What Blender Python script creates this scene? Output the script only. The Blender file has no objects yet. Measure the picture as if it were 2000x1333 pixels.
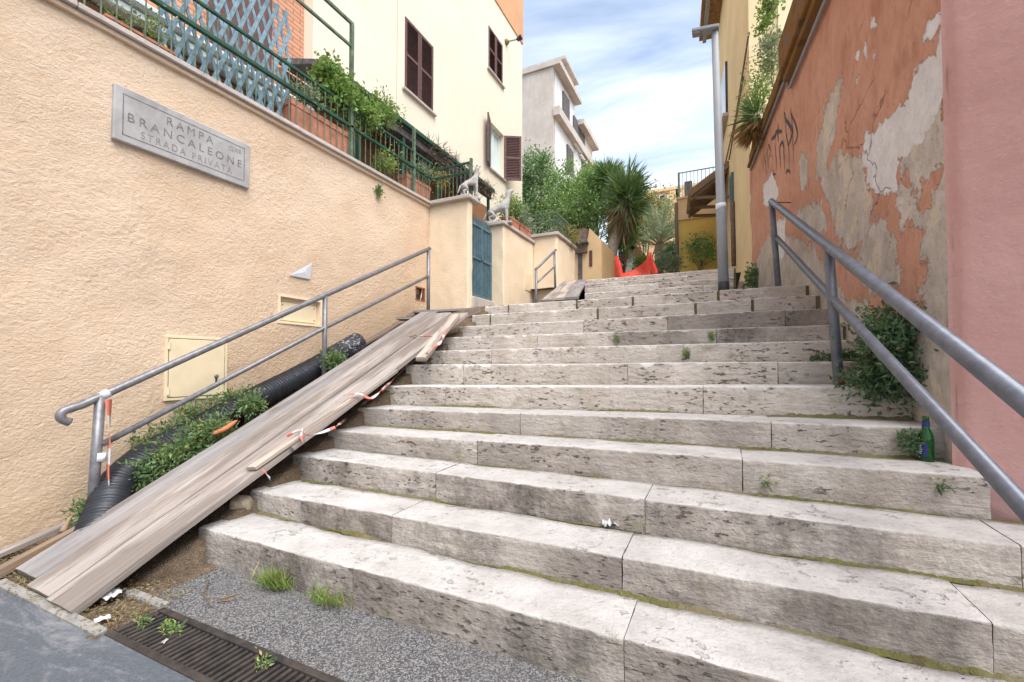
import bpy, bmesh, math, random
import numpy as np
from mathutils import Vector, Matrix, noise as mnoise

# ------------------------------------------------------------------ camera, sky, sun, exposure
scene = bpy.context.scene
C = scene.collection
FPX, HOR, TH, EYE, PITCH = 865.0, 715.0, math.radians(25.28), 1.187, math.radians(1.5)
SHIFT = HOR - 666.5 - FPX * math.tan(PITCH)
cam_d = bpy.data.cameras.new('camera')
cam = bpy.data.objects.new('camera', cam_d); C.objects.link(cam); scene.camera = cam
cam_d.sensor_width = 36.0; cam_d.lens = FPX / 2000 * 36
cam_d.shift_y = SHIFT / 2000
cam_d.clip_start = 0.05; cam_d.clip_end = 2000
cam.location = (0, 0, EYE); cam.rotation_euler = (math.pi / 2 + PITCH, 0, TH)

SUN_EL, SUN_AZ = math.radians(58), math.radians(122)      # azimuth measured from +Y towards +X
world = bpy.data.worlds.new('World'); scene.world = world; world.use_nodes = True
wt = world.node_tree; wt.nodes.clear()
wo = wt.nodes.new('ShaderNodeOutputWorld'); wb = wt.nodes.new('ShaderNodeBackground')
sky = wt.nodes.new('ShaderNodeTexSky'); sky.sky_type = 'NISHITA'; sky.sun_disc = False
sky.sun_elevation = SUN_EL; sky.sun_rotation = SUN_AZ
sky.air_density = 1.0; sky.dust_density = 1.6; sky.ozone_density = 1.2
# thin high cloud: streaks from stretched noise, laid out by direction (flat layer overhead)
tc = wt.nodes.new('ShaderNodeTexCoord'); sp = wt.nodes.new('ShaderNodeSeparateXYZ')
wt.links.new(tc.outputs['Generated'], sp.inputs[0])
zmax = wt.nodes.new('ShaderNodeMath'); zmax.operation = 'MAXIMUM'; zmax.inputs[1].default_value = 0.08
wt.links.new(sp.outputs['Z'], zmax.inputs[0])
dv = []
for ax in 'XY':
    m = wt.nodes.new('ShaderNodeMath'); m.operation = 'DIVIDE'
    wt.links.new(sp.outputs[ax], m.inputs[0]); wt.links.new(zmax.outputs[0], m.inputs[1]); dv.append(m)
cb = wt.nodes.new('ShaderNodeCombineXYZ')
wt.links.new(dv[0].outputs[0], cb.inputs[0]); wt.links.new(dv[1].outputs[0], cb.inputs[1])
mp = wt.nodes.new('ShaderNodeMapping'); mp.inputs['Scale'].default_value = (0.55, 1.5, 1.0); mp.inputs['Rotation'].default_value = (0, 0, 0.35)
wt.links.new(cb.outputs[0], mp.inputs[0])
cn = wt.nodes.new('ShaderNodeTexNoise'); cn.inputs['Scale'].default_value = 1.0; cn.inputs['Detail'].default_value = 7; cn.inputs['Roughness'].default_value = 0.55; cn.inputs['Distortion'].default_value = 0.5
wt.links.new(mp.outputs[0], cn.inputs['Vector'])
cr = wt.nodes.new('ShaderNodeMapRange'); cr.inputs['From Min'].default_value = 0.36; cr.inputs['From Max'].default_value = 0.70
cr.inputs['To Min'].default_value = 0.12; cr.inputs['To Max'].default_value = 0.95
wt.links.new(cn.outputs['Fac'], cr.inputs['Value'])
mixc = wt.nodes.new('ShaderNodeMix'); mixc.data_type = 'RGBA'
wt.links.new(cr.outputs[0], mixc.inputs['Factor']); wt.links.new(sky.outputs[0], mixc.inputs['A'])
mixc.inputs['B'].default_value = (5.1, 5.5, 5.8, 1)
wt.links.new(mixc.outputs['Result'], wb.inputs[0]); wb.inputs[1].default_value = 0.085
wt.links.new(wb.outputs[0], wo.inputs[0])

sl = bpy.data.lights.new('sun', 'SUN'); sl.energy = 1.45; sl.angle = math.radians(48); sl.color = (1.0, 0.965, 0.92)
sun = bpy.data.objects.new('sun', sl); C.objects.link(sun)
sd = Vector((math.cos(SUN_EL) * math.sin(SUN_AZ), math.cos(SUN_EL) * math.cos(SUN_AZ), math.sin(SUN_EL)))
sun.rotation_euler = (-sd).to_track_quat('-Z', 'Y').to_euler(); sun.location = (8, 8, 30)
scene.view_settings.view_transform = 'Standard'; scene.view_settings.look = 'None'
scene.view_settings.gamma = 1.0; scene.view_settings.exposure = 1.72
scene.render.engine = 'CYCLES'
scene.cycles.max_bounces = 6; scene.cycles.diffuse_bounces = 3; scene.cycles.transparent_max_bounces = 8
try:
    scene.cycles.use_denoising = True; scene.cycles.use_adaptive_sampling = True; scene.cycles.adaptive_threshold = 0.02
except Exception:
    pass

# ------------------------------------------------------------------ photo pixel -> direction -> point on a known plane
_R = np.array(cam.rotation_euler.to_matrix())
ORG = np.array([0, 0, EYE])
def ray(px, py):
    return _R @ np.array([px - 1000.0, 666.5 - py + SHIFT, -FPX])
def at_axis(px, py, ax, val):
    d = ray(px, py); return ORG + d * ((val - ORG[ax]) / d[ax])
def at_x(px, py, x): return at_axis(px, py, 0, x)
def at_y(px, py, y): return at_axis(px, py, 1, y)
def at_z(px, py, z): return at_axis(px, py, 2, z)
def at_plane(px, py, p0, n):
    d = ray(px, py); return ORG + d * (np.dot(np.array(p0) - ORG, n) / np.dot(d, n))

rng = np.random.default_rng(7)
random.seed(7)

# ------------------------------------------------------------------ numpy gradient noise
_perm = rng.permutation(512)
_ga = rng.uniform(0, 2 * np.pi, 512)
def pn2(x, y):
    xi = np.floor(x).astype(int); yi = np.floor(y).astype(int); xf = x - xi; yf = y - yi
    def g(ix, iy, fx, fy):
        a = _ga[_perm[(ix + _perm[iy & 511]) & 511]]
        return np.cos(a) * fx + np.sin(a) * fy
    u = xf * xf * xf * (xf * (xf * 6 - 15) + 10); v = yf * yf * yf * (yf * (yf * 6 - 15) + 10)
    a = g(xi, yi, xf, yf); b = g(xi + 1, yi, xf - 1, yf); c = g(xi, yi + 1, xf, yf - 1); d = g(xi + 1, yi + 1, xf - 1, yf - 1)
    return (a + u * (b - a)) * (1 - v) + (c + u * (d - c)) * v
def fbm(x, y, o=4):
    x = np.asarray(x, float); y = np.asarray(y, float); s = 0; a = 1.0; f = 1.0
    for i in range(o):
        s = s + a * pn2(x * f + 17.3 * i, y * f + 9.1 * i); a *= 0.5; f *= 2.03
    return s

# ------------------------------------------------------------------ objects
def link(o): C.objects.link(o); return o
def parent_to(o, p):
    if p is not None:
        o.parent = p
        o.matrix_parent_inverse = Matrix.Translation(-p.location) if p.type == 'EMPTY' else Matrix.Identity(4)
def tag(o, label=None, cat=None, group=None, kind=None):
    if label: o['label'] = label
    if cat: o['category'] = cat
    if group: o['group'] = group
    if kind: o['kind'] = kind
    return o
def thing(name, label, cat, loc=(0, 0, 0), group=None):
    o = bpy.data.objects.new(name, None); o.empty_display_size = 0.1
    o.location = [float(v) for v in loc]; link(o)
    return tag(o, label, cat, group)
def mesh_obj(name, V, F, mat, parent=None, smooth=False):
    me = bpy.data.meshes.new(name)
    me.from_pydata(np.asarray(V, float).tolist(), [], F.tolist() if isinstance(F, np.ndarray) else F)
    if smooth: me.polygons.foreach_set('use_smooth', [True] * len(me.polygons))
    me.update()
    o = bpy.data.objects.new(name, me); link(o)
    if mat is not None: me.materials.append(M[mat] if isinstance(mat, str) else mat)
    parent_to(o, parent)
    return o
def inst(name, me, loc, rot=(0, 0, 0), parent=None, scale=(1, 1, 1)):
    o = bpy.data.objects.new(name, me); link(o)
    o.location = loc; o.rotation_euler = rot; o.scale = scale
    parent_to(o, parent); return o
def rotm(rx=0, ry=0, rz=0):
    return np.array((Matrix.Rotation(rz, 3, 'Z') @ Matrix.Rotation(ry, 3, 'Y') @ Matrix.Rotation(rx, 3, 'X')))
class MB:
    def __init__(s): s.v = []; s.f = []
    def add(s, V, F):
        b = len(s.v); s.v.extend([tuple(map(float, p)) for p in V]); s.f.extend([tuple(b + int(i) for i in f) for f in F]); return s
    def box(s, c, d, R=None, bev=0.0):
        d = np.array(d, float) / 2
        if bev <= 0:
            V = np.array([[x, y, z] for x in (-1, 1) for y in (-1, 1) for z in (-1, 1)]) * d
            F = [(0, 1, 3, 2), (4, 6, 7, 5), (0, 4, 5, 1), (2, 3, 7, 6), (0, 2, 6, 4), (1, 5, 7, 3)]
        else:
            bm = bmesh.new(); bmesh.ops.create_cube(bm, size=2)
            for v in bm.verts: v.co = Vector((v.co.x * d[0], v.co.y * d[1], v.co.z * d[2]))
            bmesh.ops.bevel(bm, geom=list(bm.edges), offset=bev, segments=1, affect='EDGES', profile=0.5)
            bm.verts.index_update()
            V = np.array([v.co[:] for v in bm.verts]); F = [tuple(v.index for v in f.verts) for f in bm.faces]; bm.free()
        if R is not None: V = V @ np.array(R).T
        return s.add(V + np.array(c), F)
    def b(s, x0, x1, y0, y1, z0, z1, bev=0.0):
        return s.box(((x0 + x1) / 2, (y0 + y1) / 2, (z0 + z1) / 2), (x1 - x0, y1 - y0, z1 - z0), None, bev)
    def beam(s, p, q, w, h, up=(0, 0, 1), bev=0.0):
        p = np.array(p, float); q = np.array(q, float); y = q - p; L = np.linalg.norm(y); y /= L
        x = np.cross(y, up); x /= np.linalg.norm(x); z = np.cross(x, y)
        return s.box((p + q) / 2, (w, L, h), np.column_stack([x, y, z]), bev)
    def tube(s, P, r, n=10, cap=True):
        P = np.array(P, float); m = len(P); r = np.broadcast_to(np.array(r, float), (m,))
        T = np.gradient(P, axis=0); T /= np.linalg.norm(T, axis=1)[:, None] + 1e-12
        a = np.array([0, 0, 1.0]) if abs(T[0][2]) < 0.9 else np.array([1.0, 0, 0])
        N = np.cross(T[0], a); N /= np.linalg.norm(N); V = []
        t = np.arange(n) * 2 * np.pi / n
        for i in range(m):
            N = N - T[i] * np.dot(N, T[i]); N /= np.linalg.norm(N); B = np.cross(T[i], N)
            V.append(P[i] + r[i] * (np.cos(t)[:, None] * N + np.sin(t)[:, None] * B))
        V = np.concatenate(V); F = []
        for i in range(m - 1):
            for j in range(n):
                F.append((i * n + j, i * n + (j + 1) % n, (i + 1) * n + (j + 1) % n, (i + 1) * n + j))
        if cap: F += [tuple(range(n))[::-1], tuple((m - 1) * n + j for j in range(n))]
        return s.add(V, F)
    def lathe(s, prof, c=(0, 0, 0), n=20, ax=None):
        V = []; F = []; t = np.arange(n) * 2 * np.pi / n; m = len(prof)
        for r, z in prof: V += [(r * math.cos(a), r * math.sin(a), z) for a in t]
        for i in range(m - 1):
            for j in range(n): F.append((i * n + j, i * n + (j + 1) % n, (i + 1) * n + (j + 1) % n, (i + 1) * n + j))
        F += [tuple(range(n))[::-1], tuple((m - 1) * n + j for j in range(n))]
        V = np.array(V)
        if ax is not None: V = V @ np.array(ax).T
        return s.add(V + np.array(c), F)
    def build(s, name, mat, parent=None, smooth=False):
        return mesh_obj(name, s.v, s.f, mat, parent, smooth)
def bezier(pts, n=24):
    """Catmull-Rom through points"""
    P = [np.array(p, float) for p in pts]; P = [2 * P[0] - P[1]] + P + [2 * P[-1] - P[-2]]; out = []
    k = len(P) - 3
    for i in range(k):
        m = max(2, n // k)
        for j in range(m):
            t = j / m; a, b, c, d = P[i:i + 4]
            out.append(0.5 * (2 * b + (c - a) * t + (2 * a - 5 * b + 4 * c - d) * t * t + (3 * b - a - 3 * c + d) * t ** 3))
    out.append(P[-2]); return np.array(out)
def grid_faces(nu, nv):
    i = np.arange(nu - 1)[:, None] * nv + np.arange(nv - 1)[None, :]
    return np.stack([i, i + nv, i + nv + 1, i + 1], -1).reshape(-1, 4)
def set_attr(o, name, arr):
    a = o.data.attributes.new(name, 'FLOAT', 'POINT'); a.data.foreach_set('value', np.asarray(arr, np.float32))

# ------------------------------------------------------------------ foliage
def unit(v): return v / (np.linalg.norm(v, axis=-1, keepdims=True) + 1e-9)
def leaf_mesh(P, A, L, W, fold=0.25, seed=0):
    """one folded diamond leaf per point: P base, A axis"""
    r = np.random.default_rng(seed); n = len(P); A = unit(A)
    S = unit(np.cross(A, unit(r.normal(size=(n, 3))))); Nn = np.cross(S, A)
    L = np.broadcast_to(np.asarray(L, float), (n,))[:, None]; W = np.broadcast_to(np.asarray(W, float), (n,))[:, None]
    m = P + A * L * 0.45 - Nn * L * 0.02
    V = np.stack([P, m + S * W / 2 + Nn * W * fold, P + A * L - Nn * L * 0.12, m - S * W / 2 + Nn * W * fold], 1).reshape(-1, 3)
    i = np.arange(n)[:, None] * 4
    return V, np.concatenate([i + [[0, 1, 2]], i + [[0, 2, 3]]], 1).reshape(-1, 3)
def clumps(c, rad, ncl, nper, spread, seed=1, hollow=0.55, zmin=None):
    r = np.random.default_rng(seed); c = np.array(c, float); rad = np.array(rad, float)
    d = unit(r.normal(size=(ncl, 3))); t = (hollow + (1 - hollow) * r.random((ncl, 1))) ** 0.8
    ctr = c + d * t * rad * (0.8 + 0.35 * r.random((ncl, 1)))
    n = (nper * (0.4 + 1.2 * r.random(ncl))).astype(int)
    P = np.repeat(ctr, n, 0) + r.normal(size=(n.sum(), 3)) * spread * np.repeat(0.6 + 0.8 * r.random((ncl, 1)), n, 0)
    if zmin is not None: P = P[P[:, 2] > zmin]
    A = unit(unit(P - c) * 0.7 + r.normal(size=P.shape) * 0.7 + np.array([0, 0, 0.1]))
    return P, A, ctr
def foliage(name, P, A, L, W, mat, parent, seed=0, fold=0.25):
    r = np.random.default_rng(seed + 5); V, F = leaf_mesh(P, A, L * (0.65 + 0.7 * r.random(len(P))), W * (0.65 + 0.7 * r.random(len(P))), fold, seed)
    return mesh_obj(name, V, F, mat, parent)
def branchy(base, ctr, mat, parent, r0=0.06, name='trunk', n=8, lean=0.3, seed=0, fork=0.45):
    """trunk and limbs reaching into the crown clumps"""
    r = np.random.default_rng(seed); mb = MB(); base = np.array(base, float); top = ctr.mean(0)
    P = [base + (top - base) * t + np.array([*r.normal(size=2), 0]) * lean * t * (1 - t) for t in np.linspace(0, 1, 6)]
    mb.tube(bezier(P, 16), np.linspace(r0, r0 * 0.35, len(bezier(P, 16))), 8)
    for c in ctr[r.permutation(len(ctr))[:n]]:
        t = fork + (0.9 - fork) * r.random(); s = base + (top - base) * t
        q = bezier([s, (s + c) / 2 + r.normal(size=3) * 0.05, c], 8); mb.tube(q, np.linspace(r0 * 0.4, r0 * 0.08, len(q)), 5)
    return mb.build(name, mat, parent, True)
# ------------------------------------------------------------------ materials
M = {}
class NT:
    def __init__(s, name, rough=0.85, spec=0.25):
        m = bpy.data.materials.new(name); m.use_nodes = True; s.m = m; s.t = m.node_tree
        s.bsdf = s.t.nodes['Principled BSDF']; s.bsdf.inputs['Roughness'].default_value = rough
        s.bsdf.inputs['Specular IOR Level'].default_value = spec; M[name] = m
        s.geo = s.n('ShaderNodeNewGeometry'); s.pos = s.geo.outputs['Position']
    def n(s, t, **k):
        x = s.t.nodes.new(t)
        for a, b in k.items(): setattr(x, a, b)
        return x
    def set(s, sock, v):
        if hasattr(v, 'is_linked') or hasattr(v, 'links'): s.t.links.new(v, sock)
        else: sock.default_value = v
    def scale(s, v, sc, rot=(0, 0, 0), off=(0, 0, 0)):
        m = s.n('ShaderNodeMapping'); m.inputs['Scale'].default_value = sc; m.inputs['Rotation'].default_value = rot; m.inputs['Location'].default_value = off
        s.set(m.inputs[0], v); return m.outputs[0]
    def noise(s, sc, det=5, rough=0.55, vec=None, dist=0.0, out='Fac'):
        x = s.n('ShaderNodeTexNoise'); s.set(x.inputs['Vector'], vec if vec is not None else s.pos)
        x.inputs['Scale'].default_value = sc; x.inputs['Detail'].default_value = min(det, 5); x.inputs['Roughness'].default_value = rough; x.inputs['Distortion'].default_value = dist
        return x.outputs[out]
    def voro(s, sc, vec=None, feat='F1', out='Distance', rand=1.0):
        x = s.n('ShaderNodeTexVoronoi', feature=feat); s.set(x.inputs['Vector'], vec if vec is not None else s.pos)
        x.inputs['Scale'].default_value = sc; x.inputs['Randomness'].default_value = rand; return x.outputs[out]
    def ramp(s, v, a, b, lo=0.0, hi=1.0):
        x = s.n('ShaderNodeMapRange'); x.clamp = True; s.set(x.inputs['Value'], v)
        for i, q in zip(('From Min', 'From Max', 'To Min', 'To Max'), (a, b, lo, hi)): x.inputs[i].default_value = q
        return x.outputs[0]
    def math(s, op, a, b=0.0, c=0.0):
        x = s.n('ShaderNodeMath', operation=op); s.set(x.inputs[0], a); s.set(x.inputs[1], b); s.set(x.inputs[2], c); return x.outputs[0]
    def mix(s, f, a, b, bt='MIX'):
        x = s.n('ShaderNodeMix', data_type='RGBA', blend_type=bt); s.set(x.inputs['Factor'], f)
        for k, v in (('A', a), ('B', b)): s.set(x.inputs[k], (*v, 1) if isinstance(v, tuple) else v)
        return x.outputs['Result']
    def attr(s, name): return s.n('ShaderNodeAttribute', attribute_name=name).outputs['Fac']
    def sep(s, v): x = s.n('ShaderNodeSeparateXYZ'); s.set(x.inputs[0], v); return x.outputs
    def col(s, v): s.set(s.bsdf.inputs['Base Color'], (*v, 1) if isinstance(v, tuple) else v); return s
    def bump(s, h, st=0.3, d=0.01):
        x = s.n('ShaderNodeBump'); x.inputs['Strength'].default_value = st; x.inputs['Distance'].default_value = d
        s.set(x.inputs['Height'], h); s.set(s.bsdf.inputs['Normal'], x.outputs[0]); return s
    def isl(s): return s.geo.outputs['Random Per Island']
    def objrand(s): return s.n('ShaderNodeObjectInfo').outputs['Random']

def plain(name, c, rough=0.7, var=0.15, sc=6.0, spec=0.3, bump=0.0, metal=0.0):
    t = NT(name, rough, spec); n = t.noise(sc, 6, 0.6)
    dark = tuple(v * (1 - var * 1.6) for v in c); lite = tuple(min(1, v * (1 + var)) for v in c)
    t.col(t.mix(t.ramp(n, 0.3, 0.7), dark, lite)); t.bsdf.inputs['Metallic'].default_value = metal
    if bump: t.bump(t.noise(sc * 12, 4), bump, 0.004)
    return t
def stucco(name, c, bsc=60, bst=0.5, stain=(0.45, 0.36, 0.26), amt=0.35, var=0.12, grey=0.0):
    t = NT(name, 0.92, 0.15)
    big = t.noise(0.9, 5, 0.6); mid = t.noise(7, 5, 0.6)
    base = t.mix(t.ramp(big, 0.32, 0.68), tuple(v * (1 - var) for v in c), tuple(min(1, v * (1 + var * 0.5)) for v in c))
    base = t.mix(t.math('MULTIPLY', t.ramp(mid, 0.5, 0.8), amt * 0.5), base, stain)
    drip = t.noise(3.0, 6, 0.65, t.scale(t.pos, (2.2, 2.2, 0.25)))
    base = t.mix(t.math('MULTIPLY', t.ramp(drip, 0.52, 0.8), amt), base, stain)
    if grey: base = t.mix(t.math('MULTIPLY', t.ramp(t.noise(1.7, 7, 0.62, dist=0.4), 0.56, 0.64), grey), base, (0.62, 0.60, 0.56))
    t.col(base); h = t.math('ADD', t.noise(bsc, 5, 0.6), t.math('MULTIPLY', t.noise(bsc * 0.25, 3), 0.8)); t.bump(h, bst, 0.012)
    return t

# left boundary wall: coarse trowelled stucco
t = NT('stucco_left', 0.95, 0.1)
big = t.noise(0.75, 6, 0.6); mid = t.noise(5, 6, 0.6); v2 = t.scale(t.pos, (1, 0.85, 1.25))
base = t.mix(t.ramp(big, 0.3, 0.7), (0.66, 0.468, 0.312), (0.75, 0.588, 0.44))
base = t.mix(t.ramp(mid, 0.45, 0.75, 0, 0.45), base, (0.74, 0.605, 0.465))
base = t.mix(t.ramp(t.noise(1.6, 7, 0.62, t.scale(t.pos, (1, 1, 1.4), off=(4, 2, 0))), 0.56, 0.78, 0, 0.35), base, (0.50, 0.37, 0.255))
base = t.mix(t.ramp(t.noise(26, 3, 0.5), 0.70, 0.8, 0, 0.5), base, (0.52, 0.38, 0.26))
zz = t.sep(t.pos)[2]; low = t.math('SUBTRACT', t.math('MULTIPLY', t.sep(t.pos)[1], 0.5), zz)
base = t.mix(t.ramp(t.math('ADD', low, t.math('MULTIPLY', big, 0.9)), 0.0, 1.0, 0, 0.45), base, (0.52, 0.375, 0.24))
t.col(base); hh = t.math('ADD', t.noise(55, 5, 0.75, v2, 0.4), t.math('MULTIPLY', t.noise(24, 3, 0.5, v2, 0.8), 0.8)); t.bump(hh, 0.75, 0.02)

stucco('stucco_pillar', (0.82, 0.665, 0.475), 45, 0.4, (0.60, 0.46, 0.32), 0.3)
stucco('house_cream', (0.80, 0.715, 0.57), 70, 0.15, (0.66, 0.54, 0.38), 0.18, 0.06)
stucco('house_terracotta', (0.66, 0.36, 0.20), 70, 0.2, (0.5, 0.27, 0.16), 0.3)
stucco('yellow_house', (0.78, 0.63, 0.38), 70, 0.2, (0.55, 0.42, 0.26), 0.35)
stucco('pale_yellow', (0.82, 0.72, 0.47), 70, 0.2, (0.62, 0.54, 0.36), 0.3)
stucco('ochre', (0.78, 0.54, 0.15), 60, 0.2, (0.5, 0.30, 0.06), 0.3)
stucco('apricot', (0.80, 0.56, 0.31), 60, 0.2, (0.6, 0.42, 0.25), 0.3)
stucco('old_grey', (0.56, 0.49, 0.43), 12, 0.25, (0.38, 0.31, 0.26), 0.75, 0.15, 0.3)
stucco('old_white', (0.78, 0.76, 0.73), 12, 0.2, (0.5, 0.45, 0.40), 0.5)
stucco('salmon_far', (0.72, 0.40, 0.26), 12, 0.1, (0.6, 0.42, 0.3), 0.2)
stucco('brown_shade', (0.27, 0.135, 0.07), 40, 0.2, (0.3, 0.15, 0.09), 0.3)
stucco('white_paint', (0.70, 0.78, 0.76), 40, 0.1, (0.6, 0.58, 0.54), 0.25)
stucco('coping', (0.52, 0.46, 0.42), 40, 0.4, (0.30, 0.25, 0.20), 0.7)

# pink render on the right
t = NT('pink', 0.93, 0.12)
n1 = t.noise(1.3, 6, 0.6); cr = t.noise(5, 8, 0.72, t.scale(t.pos, (1, 1, 2.2)))
base = t.mix(t.ramp(n1, 0.3, 0.7), (0.50, 0.275, 0.245), (0.60, 0.36, 0.33))
base = t.mix(t.ramp(t.noise(0.8, 5, 0.6, t.scale(t.pos, (1, 1, .6), off=(7, 3, 1))), 0.5, 0.75, 0, 0.4), base, (0.55, 0.34, 0.30))
cvv = t.n('ShaderNodeVectorMath', operation='ADD'); t.set(cvv.inputs[0], t.scale(t.pos, (1, 1, 1.6))); t.set(cvv.inputs[1], t.scale(t.noise(4.0, 4, out='Color'), (0.4, 0.4, 0.4)))
vor = t.voro(2.6, cvv.outputs[0], 'DISTANCE_TO_EDGE')
crk = t.math('MULTIPLY', t.ramp(vor, 0.0, 0.012, 1, 0), t.ramp(t.noise(1.1, 3, .5, t.scale(t.pos, (1, 1, 1), off=(3, 1, 9))), 0.54, 0.6))
base = t.mix(t.math('MULTIPLY', crk, 0.6), base, (0.30, 0.13, 0.11))
base = t.mix(t.ramp(cr, 0.60, 0.72, 0, 0.4), base, (0.40, 0.215, 0.20)); base = t.mix(t.ramp(t.noise(40, 5, .8), 0.56, 0.7, 0, 0.4), base, (0.63, 0.45, 0.42))
t.col(base); t.bump(t.math('SUBTRACT', t.math('ADD', t.noise(22, 5, 0.75), t.math('MULTIPLY', n1, 3.0)), t.math('MULTIPLY', crk, 1.5)), 0.42, 0.012)

# peeling orange wall: signed distances (metres) of the lost-paint patches come as mesh attributes
t = NT('peeling_orange', 0.93, 0.12)
ns = t.noise(9, 8, 0.68); ns2 = t.noise(26, 6, 0.7); ns3 = t.noise(3.2, 7, 0.65, t.scale(t.pos, (1, 1, 0.5)))
rag = t.math('ADD', t.math('MULTIPLY', t.math('SUBTRACT', ns, 0.5), 0.42), t.math('MULTIPLY', t.math('SUBTRACT', ns2, 0.5), 0.14))
g = t.ramp(t.math('ADD', t.math('SUBTRACT', t.attr('grey'), 0.045), rag), 0.0, 0.012, 1, 0)
w = t.ramp(t.math('ADD', t.attr('white'), t.math('MULTIPLY', rag, 0.55)), 0.0, 0.01, 1, 0)
org = t.mix(t.ramp(t.noise(1.6, 6, 0.6), 0.3, 0.7), (0.53, 0.275, 0.185), (0.63, 0.365, 0.27))
org = t.mix(t.ramp(t.noise(5, 7, 0.66, t.scale(t.pos, (1, 1, .35))), 0.5, 0.75, 0, 0.6), org, (0.48, 0.285, 0.205))
org = t.mix(t.ramp(ns3, 0.56, 0.70, 0, 0.6), org, (0.36, 0.15, 0.09))
org = t.mix(t.ramp(t.noise(13, 5, 0.75, t.scale(t.pos, (1, 1, .45))), 0.48, 0.66, 0, 0.55), org, (0.40, 0.20, 0.135))
org = t.mix(t.ramp(t.noise(30, 5, 0.8), 0.56, 0.70, 0, 0.5), org, (0.60, 0.40, 0.31))
gry = t.mix(t.ramp(t.noise(4, 7, 0.65), 0.35, 0.7), (0.44, 0.395, 0.35), (0.66, 0.615, 0.565))
gry = t.mix(t.ramp(t.noise(2.4, 6, 0.6, t.scale(t.pos, (1, 1, .3), off=(2, 5, 1))), 0.55, 0.72, 0, 0.6), gry, (0.40, 0.35, 0.305))
gry = t.mix(t.ramp(t.noise(3.3, 4, .6, t.scale(t.pos, (1, 1, 1), off=(9, 5, 1))), 0.57, 0.6, 0, 0.8), gry, (0.63, 0.56, 0.44))
gry = t.mix(t.ramp(t.noise(28, 5, 0.8), 0.52, 0.68, 0, 0.6), gry, (0.27, 0.225, 0.19))
wht = t.mix(t.ramp(t.noise(11, 5, 0.75), 0.35, 0.65), (0.62, 0.62, 0.63), (0.78, 0.78, 0.79))
cvv = t.n('ShaderNodeVectorMath', operation='ADD'); t.set(cvv.inputs[0], t.pos); t.set(cvv.inputs[1], t.scale(t.noise(3.0, 5, out='Color'), (0.5, 0.5, 0.5)))
vor = t.voro(1.5, cvv.outputs[0], 'DISTANCE_TO_EDGE')
crk = t.math('MULTIPLY', t.ramp(vor, 0.0, 0.010, 1, 0), t.ramp(t.noise(0.9, 3, .5, t.scale(t.pos, (1, 1, 1), off=(3, 8, 2))), 0.60, 0.64))
base = t.mix(g, org, gry); base = t.mix(w, base, wht); base = t.mix(t.math('MULTIPLY', crk, 0.5), base, (0.20, 0.12, 0.09))
t.col(base)
h = t.math('ADD', t.math('MULTIPLY', t.noise(30, 6, 0.65), 0.5), t.math('MULTIPLY', ns3, 0.8))
h = t.math('SUBTRACT', h, t.math('ADD', t.math('MULTIPLY', t.math('MAXIMUM', g, w), 0.55), t.math('MULTIPLY', crk, 0.8))); t.bump(h, 0.9, 0.018)

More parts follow.
